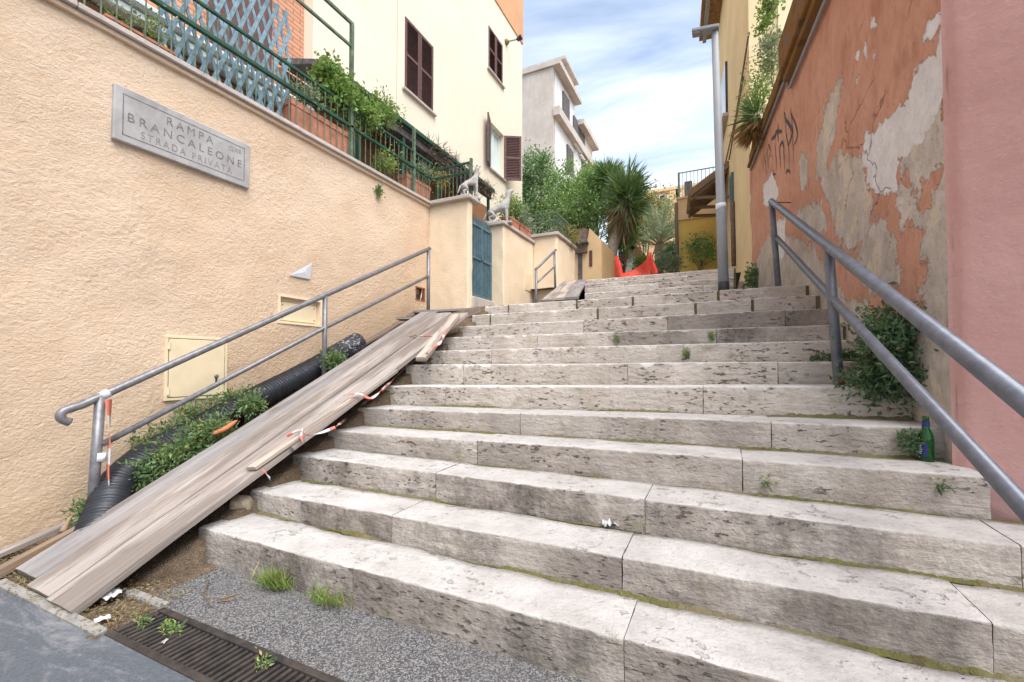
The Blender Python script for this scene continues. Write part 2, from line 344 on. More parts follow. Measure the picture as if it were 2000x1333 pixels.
# travertine treads
def travertine(name, dirt_shade, dc=(0.205, 0.175, 0.15), tint=1.0):
    t = NT(name, 0.88, 0.2)
    r = t.objrand(); ov = t.n('ShaderNodeCombineXYZ'); t.set(ov.inputs[0], t.math('MULTIPLY', r, 37.0)); t.set(ov.inputs[2], t.math('MULTIPLY', r, 11.0))
    vv = t.n('ShaderNodeVectorMath', operation='ADD'); t.set(vv.inputs[0], t.pos); t.set(vv.inputs[1], ov.outputs[0]); v = vv.outputs[0]
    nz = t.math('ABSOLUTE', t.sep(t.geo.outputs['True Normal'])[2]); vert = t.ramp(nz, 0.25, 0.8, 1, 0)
    lay = t.noise(2.2, 6, 0.6, t.scale(v, (1.0, 1.5, 14.0)), 0.6)
    base = t.mix(t.ramp(lay, 0.3, 0.7), (0.40, 0.35, 0.305), (0.57, 0.52, 0.465))
    base = t.mix(t.ramp(t.noise(3.0, 6, 0.6, v), 0.45, 0.75, 0, 0.6), base, (0.62, 0.575, 0.53))
    worn = t.mix(t.ramp(t.noise(5, 6, 0.6, v), 0.3, 0.75), (0.42, 0.405, 0.39), (0.60, 0.59, 0.575))
    base = t.mix(vert, worn, base)
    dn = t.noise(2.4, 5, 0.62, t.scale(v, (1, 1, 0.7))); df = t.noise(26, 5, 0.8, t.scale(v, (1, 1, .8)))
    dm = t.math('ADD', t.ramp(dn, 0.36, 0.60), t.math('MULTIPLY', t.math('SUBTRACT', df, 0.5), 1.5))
    base = t.mix(t.math('MULTIPLY', t.ramp(dm, 0.0, 1.1), t.math('MULTIPLY', vert, dirt_shade)), base, dc)  # riser dirt, deepened so upright faces also carry shade in the colour
    lo = t.math('MULTIPLY', t.ramp(t.noise(0.55, 3, 0.5, v), 0.42, 0.6), t.math('MULTIPLY', vert, dirt_shade * 0.6)); base = t.mix(lo, base, (0.27, 0.235, 0.205))
    st = t.noise(7, 5, 0.6, t.scale(v, (1.6, 1, 0.18)))
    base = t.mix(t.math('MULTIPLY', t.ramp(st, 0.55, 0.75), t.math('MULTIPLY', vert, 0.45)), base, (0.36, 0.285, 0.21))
    base = t.mix(1.0, base, (tint, tint * .99, tint * .985), 'MULTIPLY')
    sp = t.noise(34, 5, 0.8, v); base = t.mix(t.ramp(sp, 0.54, 0.68, 0, 0.6), base, (0.27, 0.235, 0.205))
    gm = t.noise(4.5, 7, 0.65, t.scale(v, (1, 1, 1.5), off=(5, 5, 5)))
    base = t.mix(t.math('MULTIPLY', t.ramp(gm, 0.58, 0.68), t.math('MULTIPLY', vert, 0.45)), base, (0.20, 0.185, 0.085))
    pv = t.scale(v, (17, 19, 52)); pm = t.math('MULTIPLY', t.ramp(t.noise(1.0, 3, 0.6, pv), 0.60, 0.64), t.ramp(t.noise(2.2, 3, 0.5, v), 0.47, 0.55))
    pm = t.math('MULTIPLY', pm, t.ramp(nz, 0.3, 0.8, 1.0, 0.35)); base = t.mix(t.math('MULTIPLY', pm, 0.85), base, (0.12, 0.095, 0.075)); t.col(base)
    h = t.math('SUBTRACT', t.math('ADD', t.noise(45, 6, 0.65, v), t.math('MULTIPLY', t.noise(9, 4, .6, t.scale(v, (1, 1, 3))), 1.2)), t.math('MULTIPLY', pm, 2.5)); t.bump(h, 0.85, 0.013)
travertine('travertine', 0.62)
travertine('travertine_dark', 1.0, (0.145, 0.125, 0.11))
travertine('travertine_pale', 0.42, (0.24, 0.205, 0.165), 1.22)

t = NT('moss', 1.0, 0.05); n = t.noise(14, 6, 0.7); n2 = t.noise(60, 4, 0.7); n3 = t.noise(2.5, 4, 0.6)
c = t.mix(t.ramp(n, 0.35, 0.65), (0.13, 0.11, 0.055), (0.19, 0.19, 0.06)); c = t.mix(t.ramp(n3, 0.45, 0.6, 0, 0.7), c, (0.24, 0.20, 0.13)); c = t.mix(t.ramp(n2, 0.62, 0.7), c, (0.3, 0.26, 0.17)); t.col(c); t.bump(n2, 1.0, 0.02)
t = NT('dirt', 1.0, 0.05); n = t.noise(9, 7, 0.7); n2 = t.voro(90)
c = t.mix(t.ramp(n, 0.3, 0.7), (0.13, 0.09, 0.06), (0.27, 0.205, 0.145)); c = t.mix(t.ramp(n2, 0.0, 0.35, 0.55, 0), c, (0.40, 0.33, 0.25)); t.col(c); t.bump(t.math('ADD', n2, n), 1.0, 0.02)

# asphalt: fine blue-grey road and coarser speckled apron
t = NT('asphalt_road', 0.85, 0.3); n = t.noise(1.2, 6, 0.6); n2 = t.noise(95, 4, 0.85); dust = t.math('ADD', t.noise(3.4, 5, 0.75, t.scale(t.pos, (0.5, 1.8, 1), (0, 0, 0.3)), 0.6), t.math('MULTIPLY', t.math('SUBTRACT', t.noise(40, 4, .8), .5), .25))
c = t.mix(t.ramp(n2, 0.3, 0.7), (0.058, 0.068, 0.084), (0.135, 0.15, 0.17)); c = t.mix(t.ramp(dust, 0.50, 0.66, 0, 0.7), c, (0.29, 0.295, 0.31)); c = t.mix(t.ramp(n, 0.4, 0.7, 0, .3), c, (0.10, 0.11, 0.125)); t.col(c); t.bump(n2, 0.5, 0.006)
t = NT('asphalt_apron', 0.9, 0.25); vc = t.voro(170, None, 'F1', 'Color'); vs = t.sep(vc)[0]; n = t.noise(2, 6, .6)
c = t.mix(t.ramp(vs, 0.35, 0.95), (0.06, 0.06, 0.063), (0.30, 0.295, 0.295)); c = t.mix(t.ramp(n, 0.35, 0.7, 0, 0.4), c, (0.18, 0.175, 0.172)); t.col(c); t.bump(t.voro(170), 0.7, 0.006)
plain('concrete', (0.30, 0.285, 0.27), 0.9, 0.2, 14, 0.2, 0.6)
t = NT('cast_iron', 0.6, 0.4); c = t.mix(t.ramp(t.noise(14, 6, .65), 0.4, 0.65), (0.024, 0.022, 0.022), (0.062, 0.050, 0.043)); t.col(c); t.bump(t.noise(140, 4), 0.4, .003)
plain('black_hole', (0.012, 0.011, 0.010), 1.0, 0.1)

# weathered boards: grain runs along local Y of each plank (attribute gu across, gv along)
def wood(name, a, b, c2):
    t = NT(name, 0.85, 0.2)
    cv = t.n('ShaderNodeCombineXYZ'); t.set(cv.inputs[0], t.attr('gu')); t.set(cv.inputs[1], t.attr('gv')); t.set(cv.inputs[2], t.math('MULTIPLY', t.objrand(), 50)); v = cv.outputs[0]
    gr = t.noise(1.0, 5, 0.6, t.scale(v, (26, 1.1, 1)), 0.5); big = t.noise(1.0, 5, 0.6, t.scale(v, (5, 0.9, 1)), 0.4)
    c = t.mix(t.ramp(gr, 0.3, 0.7), a, b); c = t.mix(t.ramp(big, 0.48, 0.68), c, c2)
    c = t.mix(t.ramp(t.noise(1.0, 6, 0.65, t.scale(v, (9, 1.1, 1), off=(3, 7, 0))), 0.50, 0.68, 0, 0.85), c, (0.235, 0.19, 0.165))
    c = t.mix(t.ramp(t.noise(1.0, 4, 0.6, t.scale(v, (4.5, 0.8, 1), off=(1, 4, 0))), 0.48, 0.57, 0, 0.7), c, (0.17, 0.14, 0.12))
    kn = t.voro(1.0, t.scale(v, (5, 1.5, 1))); c = t.mix(t.ramp(kn, 0.06, 0.13, 0.8, 0), c, (0.12, 0.085, 0.065))
    c = t.mix(t.ramp(t.noise(1.0, 6, 0.7, t.scale(v, (60, 3.0, 1), off=(9, 2, 0))), 0.58, 0.63, 0, .75), c, (0.13, 0.105, 0.09))
    t.col(c); t.bump(t.math('ADD', gr, t.math('MULTIPLY', big, .5)), 0.5, 0.004)
wood('wood_grey', (0.27, 0.235, 0.21), (0.43, 0.39, 0.36), (0.29, 0.245, 0.22))
wood('wood_blue', (0.23, 0.21, 0.205), (0.35, 0.325, 0.315), (0.22, 0.22, 0.23))
wood('wood_fresh', (0.42, 0.34, 0.275), (0.55, 0.47, 0.40), (0.44, 0.375, 0.325))
wood('wood_brown', (0.19, 0.12, 0.075), (0.36, 0.25, 0.16), (0.24, 0.17, 0.11))

# galvanised and painted metal
t = NT('steel', 0.42, 0.5); n = t.noise(22, 6, 0.65); c = t.mix(t.ramp(n, 0.35, 0.65), (0.15, 0.15, 0.16), (0.235, 0.235, 0.25)); c = t.mix(t.ramp(t.noise(7, 7, .7), 0.62, 0.72, 0, .7), c, (0.22, 0.15, 0.11)); t.col(c); t.bsdf.inputs['Metallic'].default_value = 0.35; t.bump(t.noise(90, 4), 0.15, 0.002)
t = NT('steel_blue', 0.38, 0.5); n = t.noise(16, 6, 0.65); c = t.mix(t.ramp(n, 0.35, 0.65), (0.115, 0.125, 0.155), (0.17, 0.185, 0.22)); c = t.mix(t.ramp(t.noise(5, 8, .72), 0.64, 0.72, 0, .8), c, (0.20, 0.15, 0.14)); t.col(c); t.bsdf.inputs['Metallic'].default_value = 0.25; t.bump(t.noise(60, 5), 0.15, 0.003)
plain('rust', (0.19, 0.10, 0.06), 0.9, 0.3, 30, 0.2, 0.4)
plain('lamp_grey', (0.27, 0.285, 0.30), 0.5, 0.06, 4)
plain('green_paint', (0.026, 0.082, 0.048), 0.55, 0.25, 14)
plain('green_pale', (0.12, 0.175, 0.12), 0.6, 0.3, 14)
plain('gate_blue', (0.095, 0.165, 0.195), 0.55, 0.2, 12)
plain('trellis_blue', (0.22, 0.33, 0.39), 0.7, 0.25, 18)
plain('shutter_brown', (0.135, 0.066, 0.06), 0.6, 0.2, 14)
plain('metal_cream', (0.74, 0.62, 0.42), 0.55, 0.05, 5)
plain('terracotta', (0.44, 0.195, 0.125), 0.85, 0.2, 9, 0.2, 0.3)
plain('plaster_stone', (0.42, 0.395, 0.37), 0.9, 0.22, 12, 0.2, 0.6)
t = NT('marble', 0.7, 0.3); n = t.noise(3.2, 8, 0.68, dist=.6); c = t.mix(t.ramp(n, 0.3, 0.72), (0.29, 0.275, 0.268), (0.47, 0.455, 0.44)); c = t.mix(t.ramp(t.noise(9, 7, .7, t.scale(t.pos, (1, 1, .3))), 0.58, 0.72, 0, .5), c, (0.28, 0.26, 0.25)); t.col(c); t.bump(t.noise(60, 5), 0.25, 0.004)
plain('marble_cut', (0.20, 0.195, 0.19), 0.9, 0.3, 30)
plain('glass_dark', (0.05, 0.06, 0.075), 0.15, 0.1, 4, 0.6)
plain('pipe_black', (0.022, 0.025, 0.033), 0.42, 0.15, 9, 0.5)
plain('rubber_black', (0.03, 0.03, 0.035), 0.6, 0.15, 9, 0.4)
t = NT('pipe_print', 0.5, 0.4); c = t.mix(t.ramp(t.noise(1, 3, .6, t.scale(t.pos, (26, 26, 70))), 0.57, 0.6), (0.03, 0.032, 0.04), (0.42, 0.42, 0.44)); t.col(c)
plain('paper', (0.56, 0.57, 0.60), 0.8, 0.06, 8)
plain('plastic_orange', (0.50, 0.17, 0.08), 0.45, 0.12, 9)
plain('dry_leaf', (0.42, 0.31, 0.20), 0.9, 0.3, 30)
plain('rock', (0.42, 0.35, 0.26), 0.95, 0.35, 16, 0.2, 0.8)
plain('bark', (0.17, 0.13, 0.10), 0.95, 0.3, 18, 0.15, 0.8)
plain('bark_pale', (0.30, 0.26, 0.22), 0.95, 0.3, 18, 0.15, 0.8)
plain('thatch', (0.22, 0.165, 0.13), 0.95, 0.4, 30, 0.15, 0.8)
plain('roof_tile', (0.34, 0.19, 0.10), 0.9, 0.3, 14, 0.2, 0.5)
plain('roof_dark', (0.13, 0.12, 0.12), 0.9, 0.3, 10)
plain('rail_teal', (0.22, 0.34, 0.37), 0.6, 0.15, 9)
t = NT('mossy_tile', 0.95, 0.15); n = t.noise(4, 7, 0.66, t.scale(t.pos, (1, 1, 2.4))); c = t.mix(t.ramp(n, 0.32, 0.5), (0.085, 0.062, 0.045), (0.23, 0.115, 0.035)); c = t.mix(t.ramp(n, 0.54, 0.66), c, (0.15, 0.135, 0.10)); t.col(c); t.bump(t.noise(40, 5), 0.6, .01)
t = NT('brick', 0.9, 0.15); bt = t.n('ShaderNodeTexBrick'); sx = t.sep(t.pos); cv = t.n('ShaderNodeCombineXYZ'); t.set(cv.inputs[0], sx[1]); t.set(cv.inputs[1], sx[2]); t.set(bt.inputs['Vector'], cv.outputs[0])
bt.inputs['Scale'].default_value = 1.0; bt.inputs['Brick Width'].default_value = 0.26; bt.inputs['Row Height'].default_value = 0.072; bt.inputs['Mortar Size'].default_value = 0.009
bt.inputs['Color1'].default_value = (0.66, 0.33, 0.20, 1); bt.inputs['Color2'].default_value = (0.57, 0.27, 0.165, 1); bt.inputs['Mortar'].default_value = (0.30, 0.19, 0.14, 1); t.col(bt.outputs['Color']); t.bump(t.math('SUBTRACT', 1.0, bt.outputs['Fac']), 0.6, 0.01)
# barrier tape: red and white along its length
t = NT('tape', 0.4, 0.4); fr = t.math('FRACT', t.math('MULTIPLY', t.attr('len'), 4.5)); c = t.mix(t.ramp(fr, 0.48, 0.52), (0.66, 0.20, 0.15), (0.62, 0.60, 0.60)); t.col(c)
t = NT('net', 0.6, 0.3); c = t.mix(t.ramp(t.noise(5, 4), .3, .7), (0.80, 0.075, 0.045), (0.90, 0.14, 0.085)); t.col(c)
# green glass
t = NT('bottle_glass', 0.06, 0.5); t.col((0.012, 0.20, 0.022)); t.bsdf.inputs['Transmission Weight'].default_value = 0.75; t.bsdf.inputs['IOR'].default_value = 1.5
plain('label_navy', (0.025, 0.035, 0.16), 0.5, 0.1, 9); plain('label_white', (0.75, 0.76, 0.80), 0.5, 0.05, 9)

def leafmat(name, a, b, c=None, rough=0.55):
    t = NT(name, rough, 0.3); r = t.isl(); x = t.mix(t.ramp(r, 0.0, 1.0), a, b)
    if c: x = t.mix(t.ramp(r, 0.86, 0.9), x, c)
    t.col(x); tb = t.n('ShaderNodeBsdfTranslucent'); t.set(tb.inputs[0], t.mix(0.5, x, (0.30, 0.36, 0.06)))
    ms = t.n('ShaderNodeMixShader'); ms.inputs[0].default_value = 0.28
    out = t.t.nodes['Material Output']; t.t.links.new(t.bsdf.outputs[0], ms.inputs[1]); t.t.links.new(tb.outputs[0], ms.inputs[2]); t.t.links.new(ms.outputs[0], out.inputs[0])
leafmat('leaf_weed', (0.088, 0.167, 0.064), (0.208, 0.319, 0.135), (0.319, 0.319, 0.112))
leafmat('leaf_weed_dark', (0.051, 0.109, 0.051), (0.123, 0.210, 0.109), (0.189, 0.246, 0.145))
leafmat('leaf_geranium', (0.123, 0.246, 0.051), (0.290, 0.435, 0.123), (0.435, 0.464, 0.174))
leafmat('leaf_tree', (0.118, 0.251, 0.092), (0.356, 0.541, 0.186), (0.528, 0.600, 0.291))
leafmat('leaf_dark', (0.073, 0.184, 0.078), (0.221, 0.378, 0.157), (0.365, 0.522, 0.236))
leafmat('leaf_yellow', (0.24, 0.20, 0.055), (0.40, 0.31, 0.10), (0.18, 0.21, 0.06))
leafmat('leaf_olive', (0.166, 0.217, 0.131), (0.348, 0.409, 0.270), (0.434, 0.470, 0.348))
leafmat('leaf_palm', (0.217, 0.316, 0.200), (0.467, 0.567, 0.400), (0.600, 0.600, 0.400))
leafmat('leaf_yucca', (0.075, 0.170, 0.066), (0.226, 0.358, 0.151), (0.377, 0.471, 0.226))
leafmat('leaf_dry', (0.28, 0.15, 0.06), (0.46, 0.28, 0.13), (0.22, 0.13, 0.07), 0.8)
leafmat('leaf_straw', (0.24, 0.18, 0.10), (0.42, 0.34, 0.21), (0.15, 0.14, 0.06), 0.8)
leafmat('leaf_grass', (0.145, 0.246, 0.051), (0.348, 0.450, 0.145), (0.507, 0.435, 0.203))
# ------------------------------------------------------------------ setting: street, apron, kerbs, stairs, slope
XW = -4.26                       # face of the left boundary wall
def gz_left(y):                  # dirt slope beside the stairs
    return float(np.interp(y, [-5, 1.30, 1.7, 5.45, 6.1, 8.4, 9.2, 40], [-0.015, -0.012, 0.14, 2.0, 2.12, 2.44, 2.72, 2.75]))
def sheet(name, x0, x1, y0, y1, z, mat, kind='structure', nx=2, ny=2, amp=0.0, sc=4, parent=None):
    X, Y = np.meshgrid(np.linspace(x0, x1, nx), np.linspace(y0, y1, ny), indexing='ij')
    Z = np.full_like(X, z) + (amp * fbm(X * sc, Y * sc, 4) if amp else 0)
    o = mesh_obj(name, np.stack([X, Y, Z], -1).reshape(-1, 3), grid_faces(nx, ny)[:, ::-1] if False else grid_faces(nx, ny), mat, parent, True)
    if kind: tag(o, kind=kind)
    return o
sheet('street', -90, 90, -60, 1.045, -0.004, 'asphalt_road')
sheet('road_apron', -2.70, 8, 1.255, 1.75, -0.012, 'asphalt_apron', nx=200, ny=14, amp=0.004, sc=5)
Xd, Yd = np.meshgrid(np.linspace(-4.3, -2.40, 90), np.linspace(0.98, 1.9, 50), indexing='ij')
Zd = -0.010 + 0.016 * fbm(Xd * 7, Yd * 7, 4) - np.clip((Xd + 2.72 + .1 * fbm(Xd * 3, Yd * 6, 3)) / .06, 0, 1) * np.where(Yd > 1.27, .05, .0) - np.where((Xd > -2.5) & (Yd > 1.05), .1, 0)
tag(mesh_obj('dirt_patch', np.stack([Xd, Yd, Zd], -1).reshape(-1, 3), grid_faces(90, 50), 'dirt', None, True), kind='structure')
# ---- stairs: every nosing measured at its two ends
NOS = {1: ((405, 1033), (1415, 1303)), 2: ((515, 962), (1940, 1216)), 3: ((576, 890), (1940, 1059)), 4: ((641, 840), (1580, 906)), 5: ((695, 797), (1580, 827)),
       6: ((780, 755), (1694, 756.6)), 7: ((795, 713), (1683, 706.6)), 8: ((841, 686), (1625, 665.4)), 9: ((868, 660), (1622, 635)), 10: ((892, 638), (1586, 603.6)),
       11: ((915, 616.5), (1575, 577.7)), 12: ((939, 598.5), (1555, 557.4))}
YK, ZK = {}, {}
for k, (a, b) in NOS.items():
    YK[k] = (1.33 + 0.327 * k) * 1.009
    p = at_y(*a, YK[k]); q = at_y(*b, YK[k]); s = (q[2] - p[2]) / (q[0] - p[0]); ZK[k] = (p[2] - s * p[0], s)
zf = lambda k, x: ZK[k][0] + ZK[k][1] * x if k >= 1 else -0.012 + 0 * x
for k, py in ((13, 563.5), (14, 553.5), (15, 544.3), (16, 535.7)):
    z = zf(12, -1.0) + 0.165 * (k - 12); q = at_z(1280, py, z); YK[k] = max(q[1], YK[k - 1] + 0.32); ZK[k] = (z, 0.0)
YK[0] = 1.3; YK[17] = 9.6; ZK[17] = (ZK[16][0] + 0.16, 0.0); YK[18] = 10.4
WD = np.array([math.sin(math.radians(-5.1)), math.cos(math.radians(-5.1)), 0]); WP = np.array([1.03, 2.87, 0]); WN = np.array([-WD[1], WD[0], 0])
xr_wall = lambda y: WP[0] + (y - WP[1]) * WD[0] / WD[1]
PD = np.array([math.sin(math.radians(55)), -math.cos(math.radians(55)), 0])          # pink wall runs from the corner towards the street
xr_pink = lambda y: WP[0] + (WP[1] - y) * PD[0] / -PD[1]
XL = {k: -2.93 for k in range(1, 13)}; XR = {}
for k in range(1, 13): XR[k] = xr_wall(YK[k] + 0.1) + 0.02 if YK[k] > 2.6 else xr_pink(YK[k]) + 0.05
for k in range(13, 17): XL[k] = at_y(1142 - 0 * (k - 13), 560, YK[k])[0]; XR[k] = at_y(1438, 545, YK[k])[0]
XL[17], XR[17] = -1.2, 0.4
core = MB()
for k in range(1, 18):
    y1 = YK.get(k + 1, 12) + 0.06 if k not in (12, 16) else YK[k + 1] + 0.06
    xa, xb = XL[k] + 0.01, XR[k] - 0.005
    V = []
    for x in (xa, xb):
        zt = zf(k, x) - 0.009; zb = zf(k - 1, x) - 0.25
        V += [(x, YK[k] + 0.02, zb), (x, YK[k] + 0.02, zt), (x, y1, zt), (x, y1, zb)]
    core.add(V, [(0, 1, 2, 3), (7, 6, 5, 4), (0, 4, 5, 1), (1, 5, 6, 2), (2, 6, 7, 3)])
stairs = core.build('staircase', 'moss'); tag(stairs, 'broad outdoor staircase of worn travertine steps climbing between two walls', kind='structure')
def stone(k, xa, xb, mat, seed):
    n = max(4, int((xb - xa) / 0.024)); x = np.linspace(xa, xb, n); s = seed * 3.7
    zt = zf(k, x); zb = zf(k - 1, x) - 0.03; nyb = YK[k + 1] if k not in (12,) else YK[13]
    if k == 16: nyb = YK[16] + 0.5
    wear = 0.008 + 0.007 * np.clip(fbm(x * 3 + s, x * 0 + k, 3) + 0.3, 0, 1.2)
    chip = np.clip(fbm(x * 11 + s, x * 0 + 2.2 * k, 5) - (0.30 if k < 7 else 0.12), 0, 1) * (0.06 if k < 7 else 0.075)
    wear = wear + chip; back = nyb - 0.010 - (0.050 if k < 7 else 0.02) * np.clip(fbm(x * 2.5 + s, x * 0 + 31 + k, 5) + 0.35, 0, 1.3) + (0.010 if k > 6 else 0)
    prof = []
    for t in np.linspace(0, 1, 6): prof.append((0 * x, zb + (zt - wear - zb) * t))
    for a in (0.35, 0.75, 1.2): prof.append((wear * (1 - math.cos(a)), zt - wear + wear * math.sin(a)))
    for t in np.linspace(0, 1, 7): prof.append((wear + (back - YK[k] - wear) * t, zt + 0.004 * t))
    prof.append((back - YK[k], zt - 0.05)); m = len(prof); V = np.zeros((n, m, 3))
    for j, (dy, zz) in enumerate(prof):
        d = 0.0035 * fbm(x * 11 + s, zz * 14 + k * 5 + dy * 12, 5)
        V[:, j, 0] = x; V[:, j, 1] = YK[k] + dy + (d if j < 8 else 0); V[:, j, 2] = zz + (d * 0.5 if j >= 7 else 0)
    tilt = (random.random() - 0.5) * 0.008; V[:, :, 1] += tilt; V[:, 6:, 2] += (random.random() - 0.5) * 0.006
    V[0, :, 0] += 0.003 * np.array([random.random() for _ in range(m)]); V[-1, :, 0] -= 0.003 * np.array([random.random() for _ in range(m)])
    F = grid_faces(n, m)[:, ::-1].tolist(); b = n * m
    Vf = np.concatenate([V.reshape(-1, 3), V[0], [[xa, back[0], zb[0]]], V[-1], [[xb, back[-1], zb[-1]]]])
    F += [tuple(range(b, b + m + 1)), tuple(range(b + 2 * m + 1, b + m, -1))]
    o = mesh_obj('stone', Vf, F, mat, stairs, True)
    sh = np.ones(len(F), bool); sh[-2:] = False; o.data.polygons.foreach_set('use_smooth', sh); return o
JOINT = {1: (692, 1215), 2: (515, 768, 1213, 1925), 3: (573, 852, 1258, 1985), 4: (933, 1448), 5: (1016, 1505), 6: (870, 1373), 7: (905, 1226, 1520), 8: (960, 1335),
         9: (1050, 1200, 1400), 10: (955, 1140, 1305, 1536), 11: (957, 1168, 1360, 1472), 12: (993, 1127, 1237, 1405), 13: (1230, 1300, 1375), 14: (1200, 1290, 1350), 15: (1180, 1296, 1345), 16: (1190, 1262, 1330)}
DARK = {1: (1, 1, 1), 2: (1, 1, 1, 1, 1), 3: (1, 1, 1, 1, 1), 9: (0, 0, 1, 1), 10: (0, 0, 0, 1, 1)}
sd = 0
for k in range(1, 17):
    xs = [XL[k]] + [at_y(px, 750, YK[k])[0] for px in JOINT[k]] + [XR[k] - (0.03 if k > 6 else 0.0)]
    xs = [x for i, x in enumerate(xs) if i in (0, len(xs) - 1) or XL[k] + 0.08 < x < XR[k] - 0.1]
    for i in range(len(xs) - 1):
        sd += 1; dk = DARK.get(k, ()); g = 0.012 if k in (11, 12) else 0.0008
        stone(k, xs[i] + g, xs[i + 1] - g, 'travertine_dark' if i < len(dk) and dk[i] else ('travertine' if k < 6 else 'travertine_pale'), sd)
stone(17, -1.2, 0.4, 'travertine', 99)
# landings and slopes
zl = zf(12, 0.4)
sheet('landing', XR[13] + 0.01, 1.2, YK[12] + 0.25, 14.5, zl - 0.02, 'concrete', nx=12, ny=60, amp=0.01)
sheet('path', -4.2, 0.3, YK[16] + 0.42, 15.5, ZK[16][0] - 0.004, 'concrete', nx=40, ny=80, amp=0.012)
yy = np.concatenate([np.linspace(1.2, 9.3, 160)]); xx = np.linspace(XW - 0.02, -2.0, 46)
Yg, Xg = np.meshgrid(yy, xx, indexing='ij'); Zg = np.array([gz_left(v) for v in yy])[:, None] + 0.02 * fbm(Xg * 4, Yg * 4, 4) - np.where(Xg > -2.85, 0.35, 0.0) * (Yg < 5.6) - np.where(Xg > -2.2, .3, 0.0)
tag(mesh_obj('slope', np.stack([Xg, Yg, Zg], -1).reshape(-1, 3), grid_faces(len(yy), len(xx))[:, ::-1], 'dirt', None, True), kind='structure')
sheet('hillside', -120, 90, 15.4, 400, 2.6, 'dirt', nx=30, ny=40, amp=0.1, sc=0.1)
sheet('terrace', -60, XW - 0.2, -8, 15.6, 3.35, 'concrete')
# kerb edging and drain
for a, b, y in ((-3.6, -3.08, 1.03), (-3.07, -2.50, 1.03), (-2.83, -2.50, 1.275)):
    MBk = MB().box(((a + b) / 2, y, -0.03), (b - a - 0.01, 0.05, 0.085), rotm(0, 0.006, 0.01), 0.008); o = MBk.build('kerb_stone', 'concrete'); tag(o, kind='structure')
gr = thing('drain_grate', 'rusty cast iron drain grate of cross bars at the foot of the steps', 'drain grate', (-1.0, 1.15, -0.03))
fr = MB(); fr.b(-2.485, 1.6, 1.030, 1.062, -0.06, 0.004, 0.003); fr.b(-2.485, 1.6, 1.235, 1.268, -0.06, 0.004, 0.003); fr.b(-2.485, -2.455, 1.064, 1.233, -0.06, 0.003, 0.003); fr.build('frame', 'cast_iron', gr)
MB().b(-2.48, 1.6, 1.06, 1.24, -0.075, -0.065).build('sump', 'black_hole', gr)
bm_ = MB().b(-0.008, 0.008, -0.086, 0.086, -0.03, 0.0, 0.003).build('bar', 'cast_iron', gr); bme = bm_.data
bm_.location = (-2.435, 1.149, -0.003)
for i in range(1, 110):
    inst('bar', bme, (-2.435 + i * 0.033, 1.149, -0.003 + random.uniform(-.002, .001)), (0, random.uniform(-.05, .05), 0), gr)

# ------------------------------------------------------------------ left boundary wall
def rect_on_x(x, tl, br):
    a = at_x(*tl, x); b = at_x(*br, x); return a[1], b[1], b[2], a[2]        # y0,y1,z0,z1
HATCH = rect_on_x(XW, (547, 578), (626, 636)); VENT = rect_on_x(XW, (813, 561), (829, 588)); DOOR = rect_on_x(XW, (322, 655), (441, 776)); PLQ = rect_on_x(XW, (219, 163), (483, 371))
COPZ = at_x(838, 395, XW)[2]; YRET = at_x(840, 395, XW)[1]
wall = thing('boundary_wall', 'long rough cream stucco wall with stone coping on the left of the stairs', 'wall', (XW, 2.5, 0))
def rough_wall(name, y0, y1, z0, z1, res, parent, mat, holes=(), amp=0.0058):
    ny = int((y1 - y0) / res); nz = int((z1 - z0) / res); Y, Z = np.meshgrid(np.linspace(y0, y1, ny), np.linspace(z0, z1, nz), indexing='ij')
    ridg = 1 - np.abs(fbm(Y * 17 + 3 + .6 * fbm(Y * 7, Z * 7, 2), Z * 25, 3)) * 2.2; lump = fbm(Y * 30, Z * 36 + 5, 2)
    big = fbm(Y * 1.3, Z * 1.3, 3)
    dens = np.clip(0.55 + 0.9 * fbm(Y * 1.1 + 9, Z * 1.1, 3), 0.15, 1.3)
    X = XW + amp * dens * (0.5 * ridg + 1.0 * lump) + 0.018 * big - 0.004
    V = np.stack([X, Y, Z], -1).reshape(-1, 3); F = grid_faces(ny, nz)
    c = V[F].mean(1); keep = np.ones(len(F), bool)
    for (a, b, e, f) in holes: keep &= ~((c[:, 1] > a) & (c[:, 1] < b) & (c[:, 2] > e) & (c[:, 2] < f))
    return mesh_obj(name, V, F[keep], mat, parent, True)
rough_wall('wall_face', -1.6, YRET + 0.02, -0.15, COPZ - 0.06, 0.0155, wall, 'stucco_left', [HATCH, VENT])
MB().b(XW - 0.35, XW - 0.10, -8, YRET, -0.2, COPZ - 0.075).build('wall_core', 'stucco_pillar', wall)
y = -1.6
while y < YRET - 0.1:
    L = min(random.uniform(0.85, 1.15), YRET + 0.05 - y)
    cm = MB().box((XW - 0.15, y + L / 2, COPZ - 0.028), (0.42, L - 0.004, 0.045), rotm(0, random.uniform(-.008, .008), random.uniform(-.004, .004)), 0.006); cm.build('coping_stone', 'coping', wall); y += L
MB().b(XW - 0.02, XW + 0.028, -1.6, YRET, COPZ - 0.095, COPZ - 0.053, 0.006).build('drip_moulding', 'stucco_left', wall)
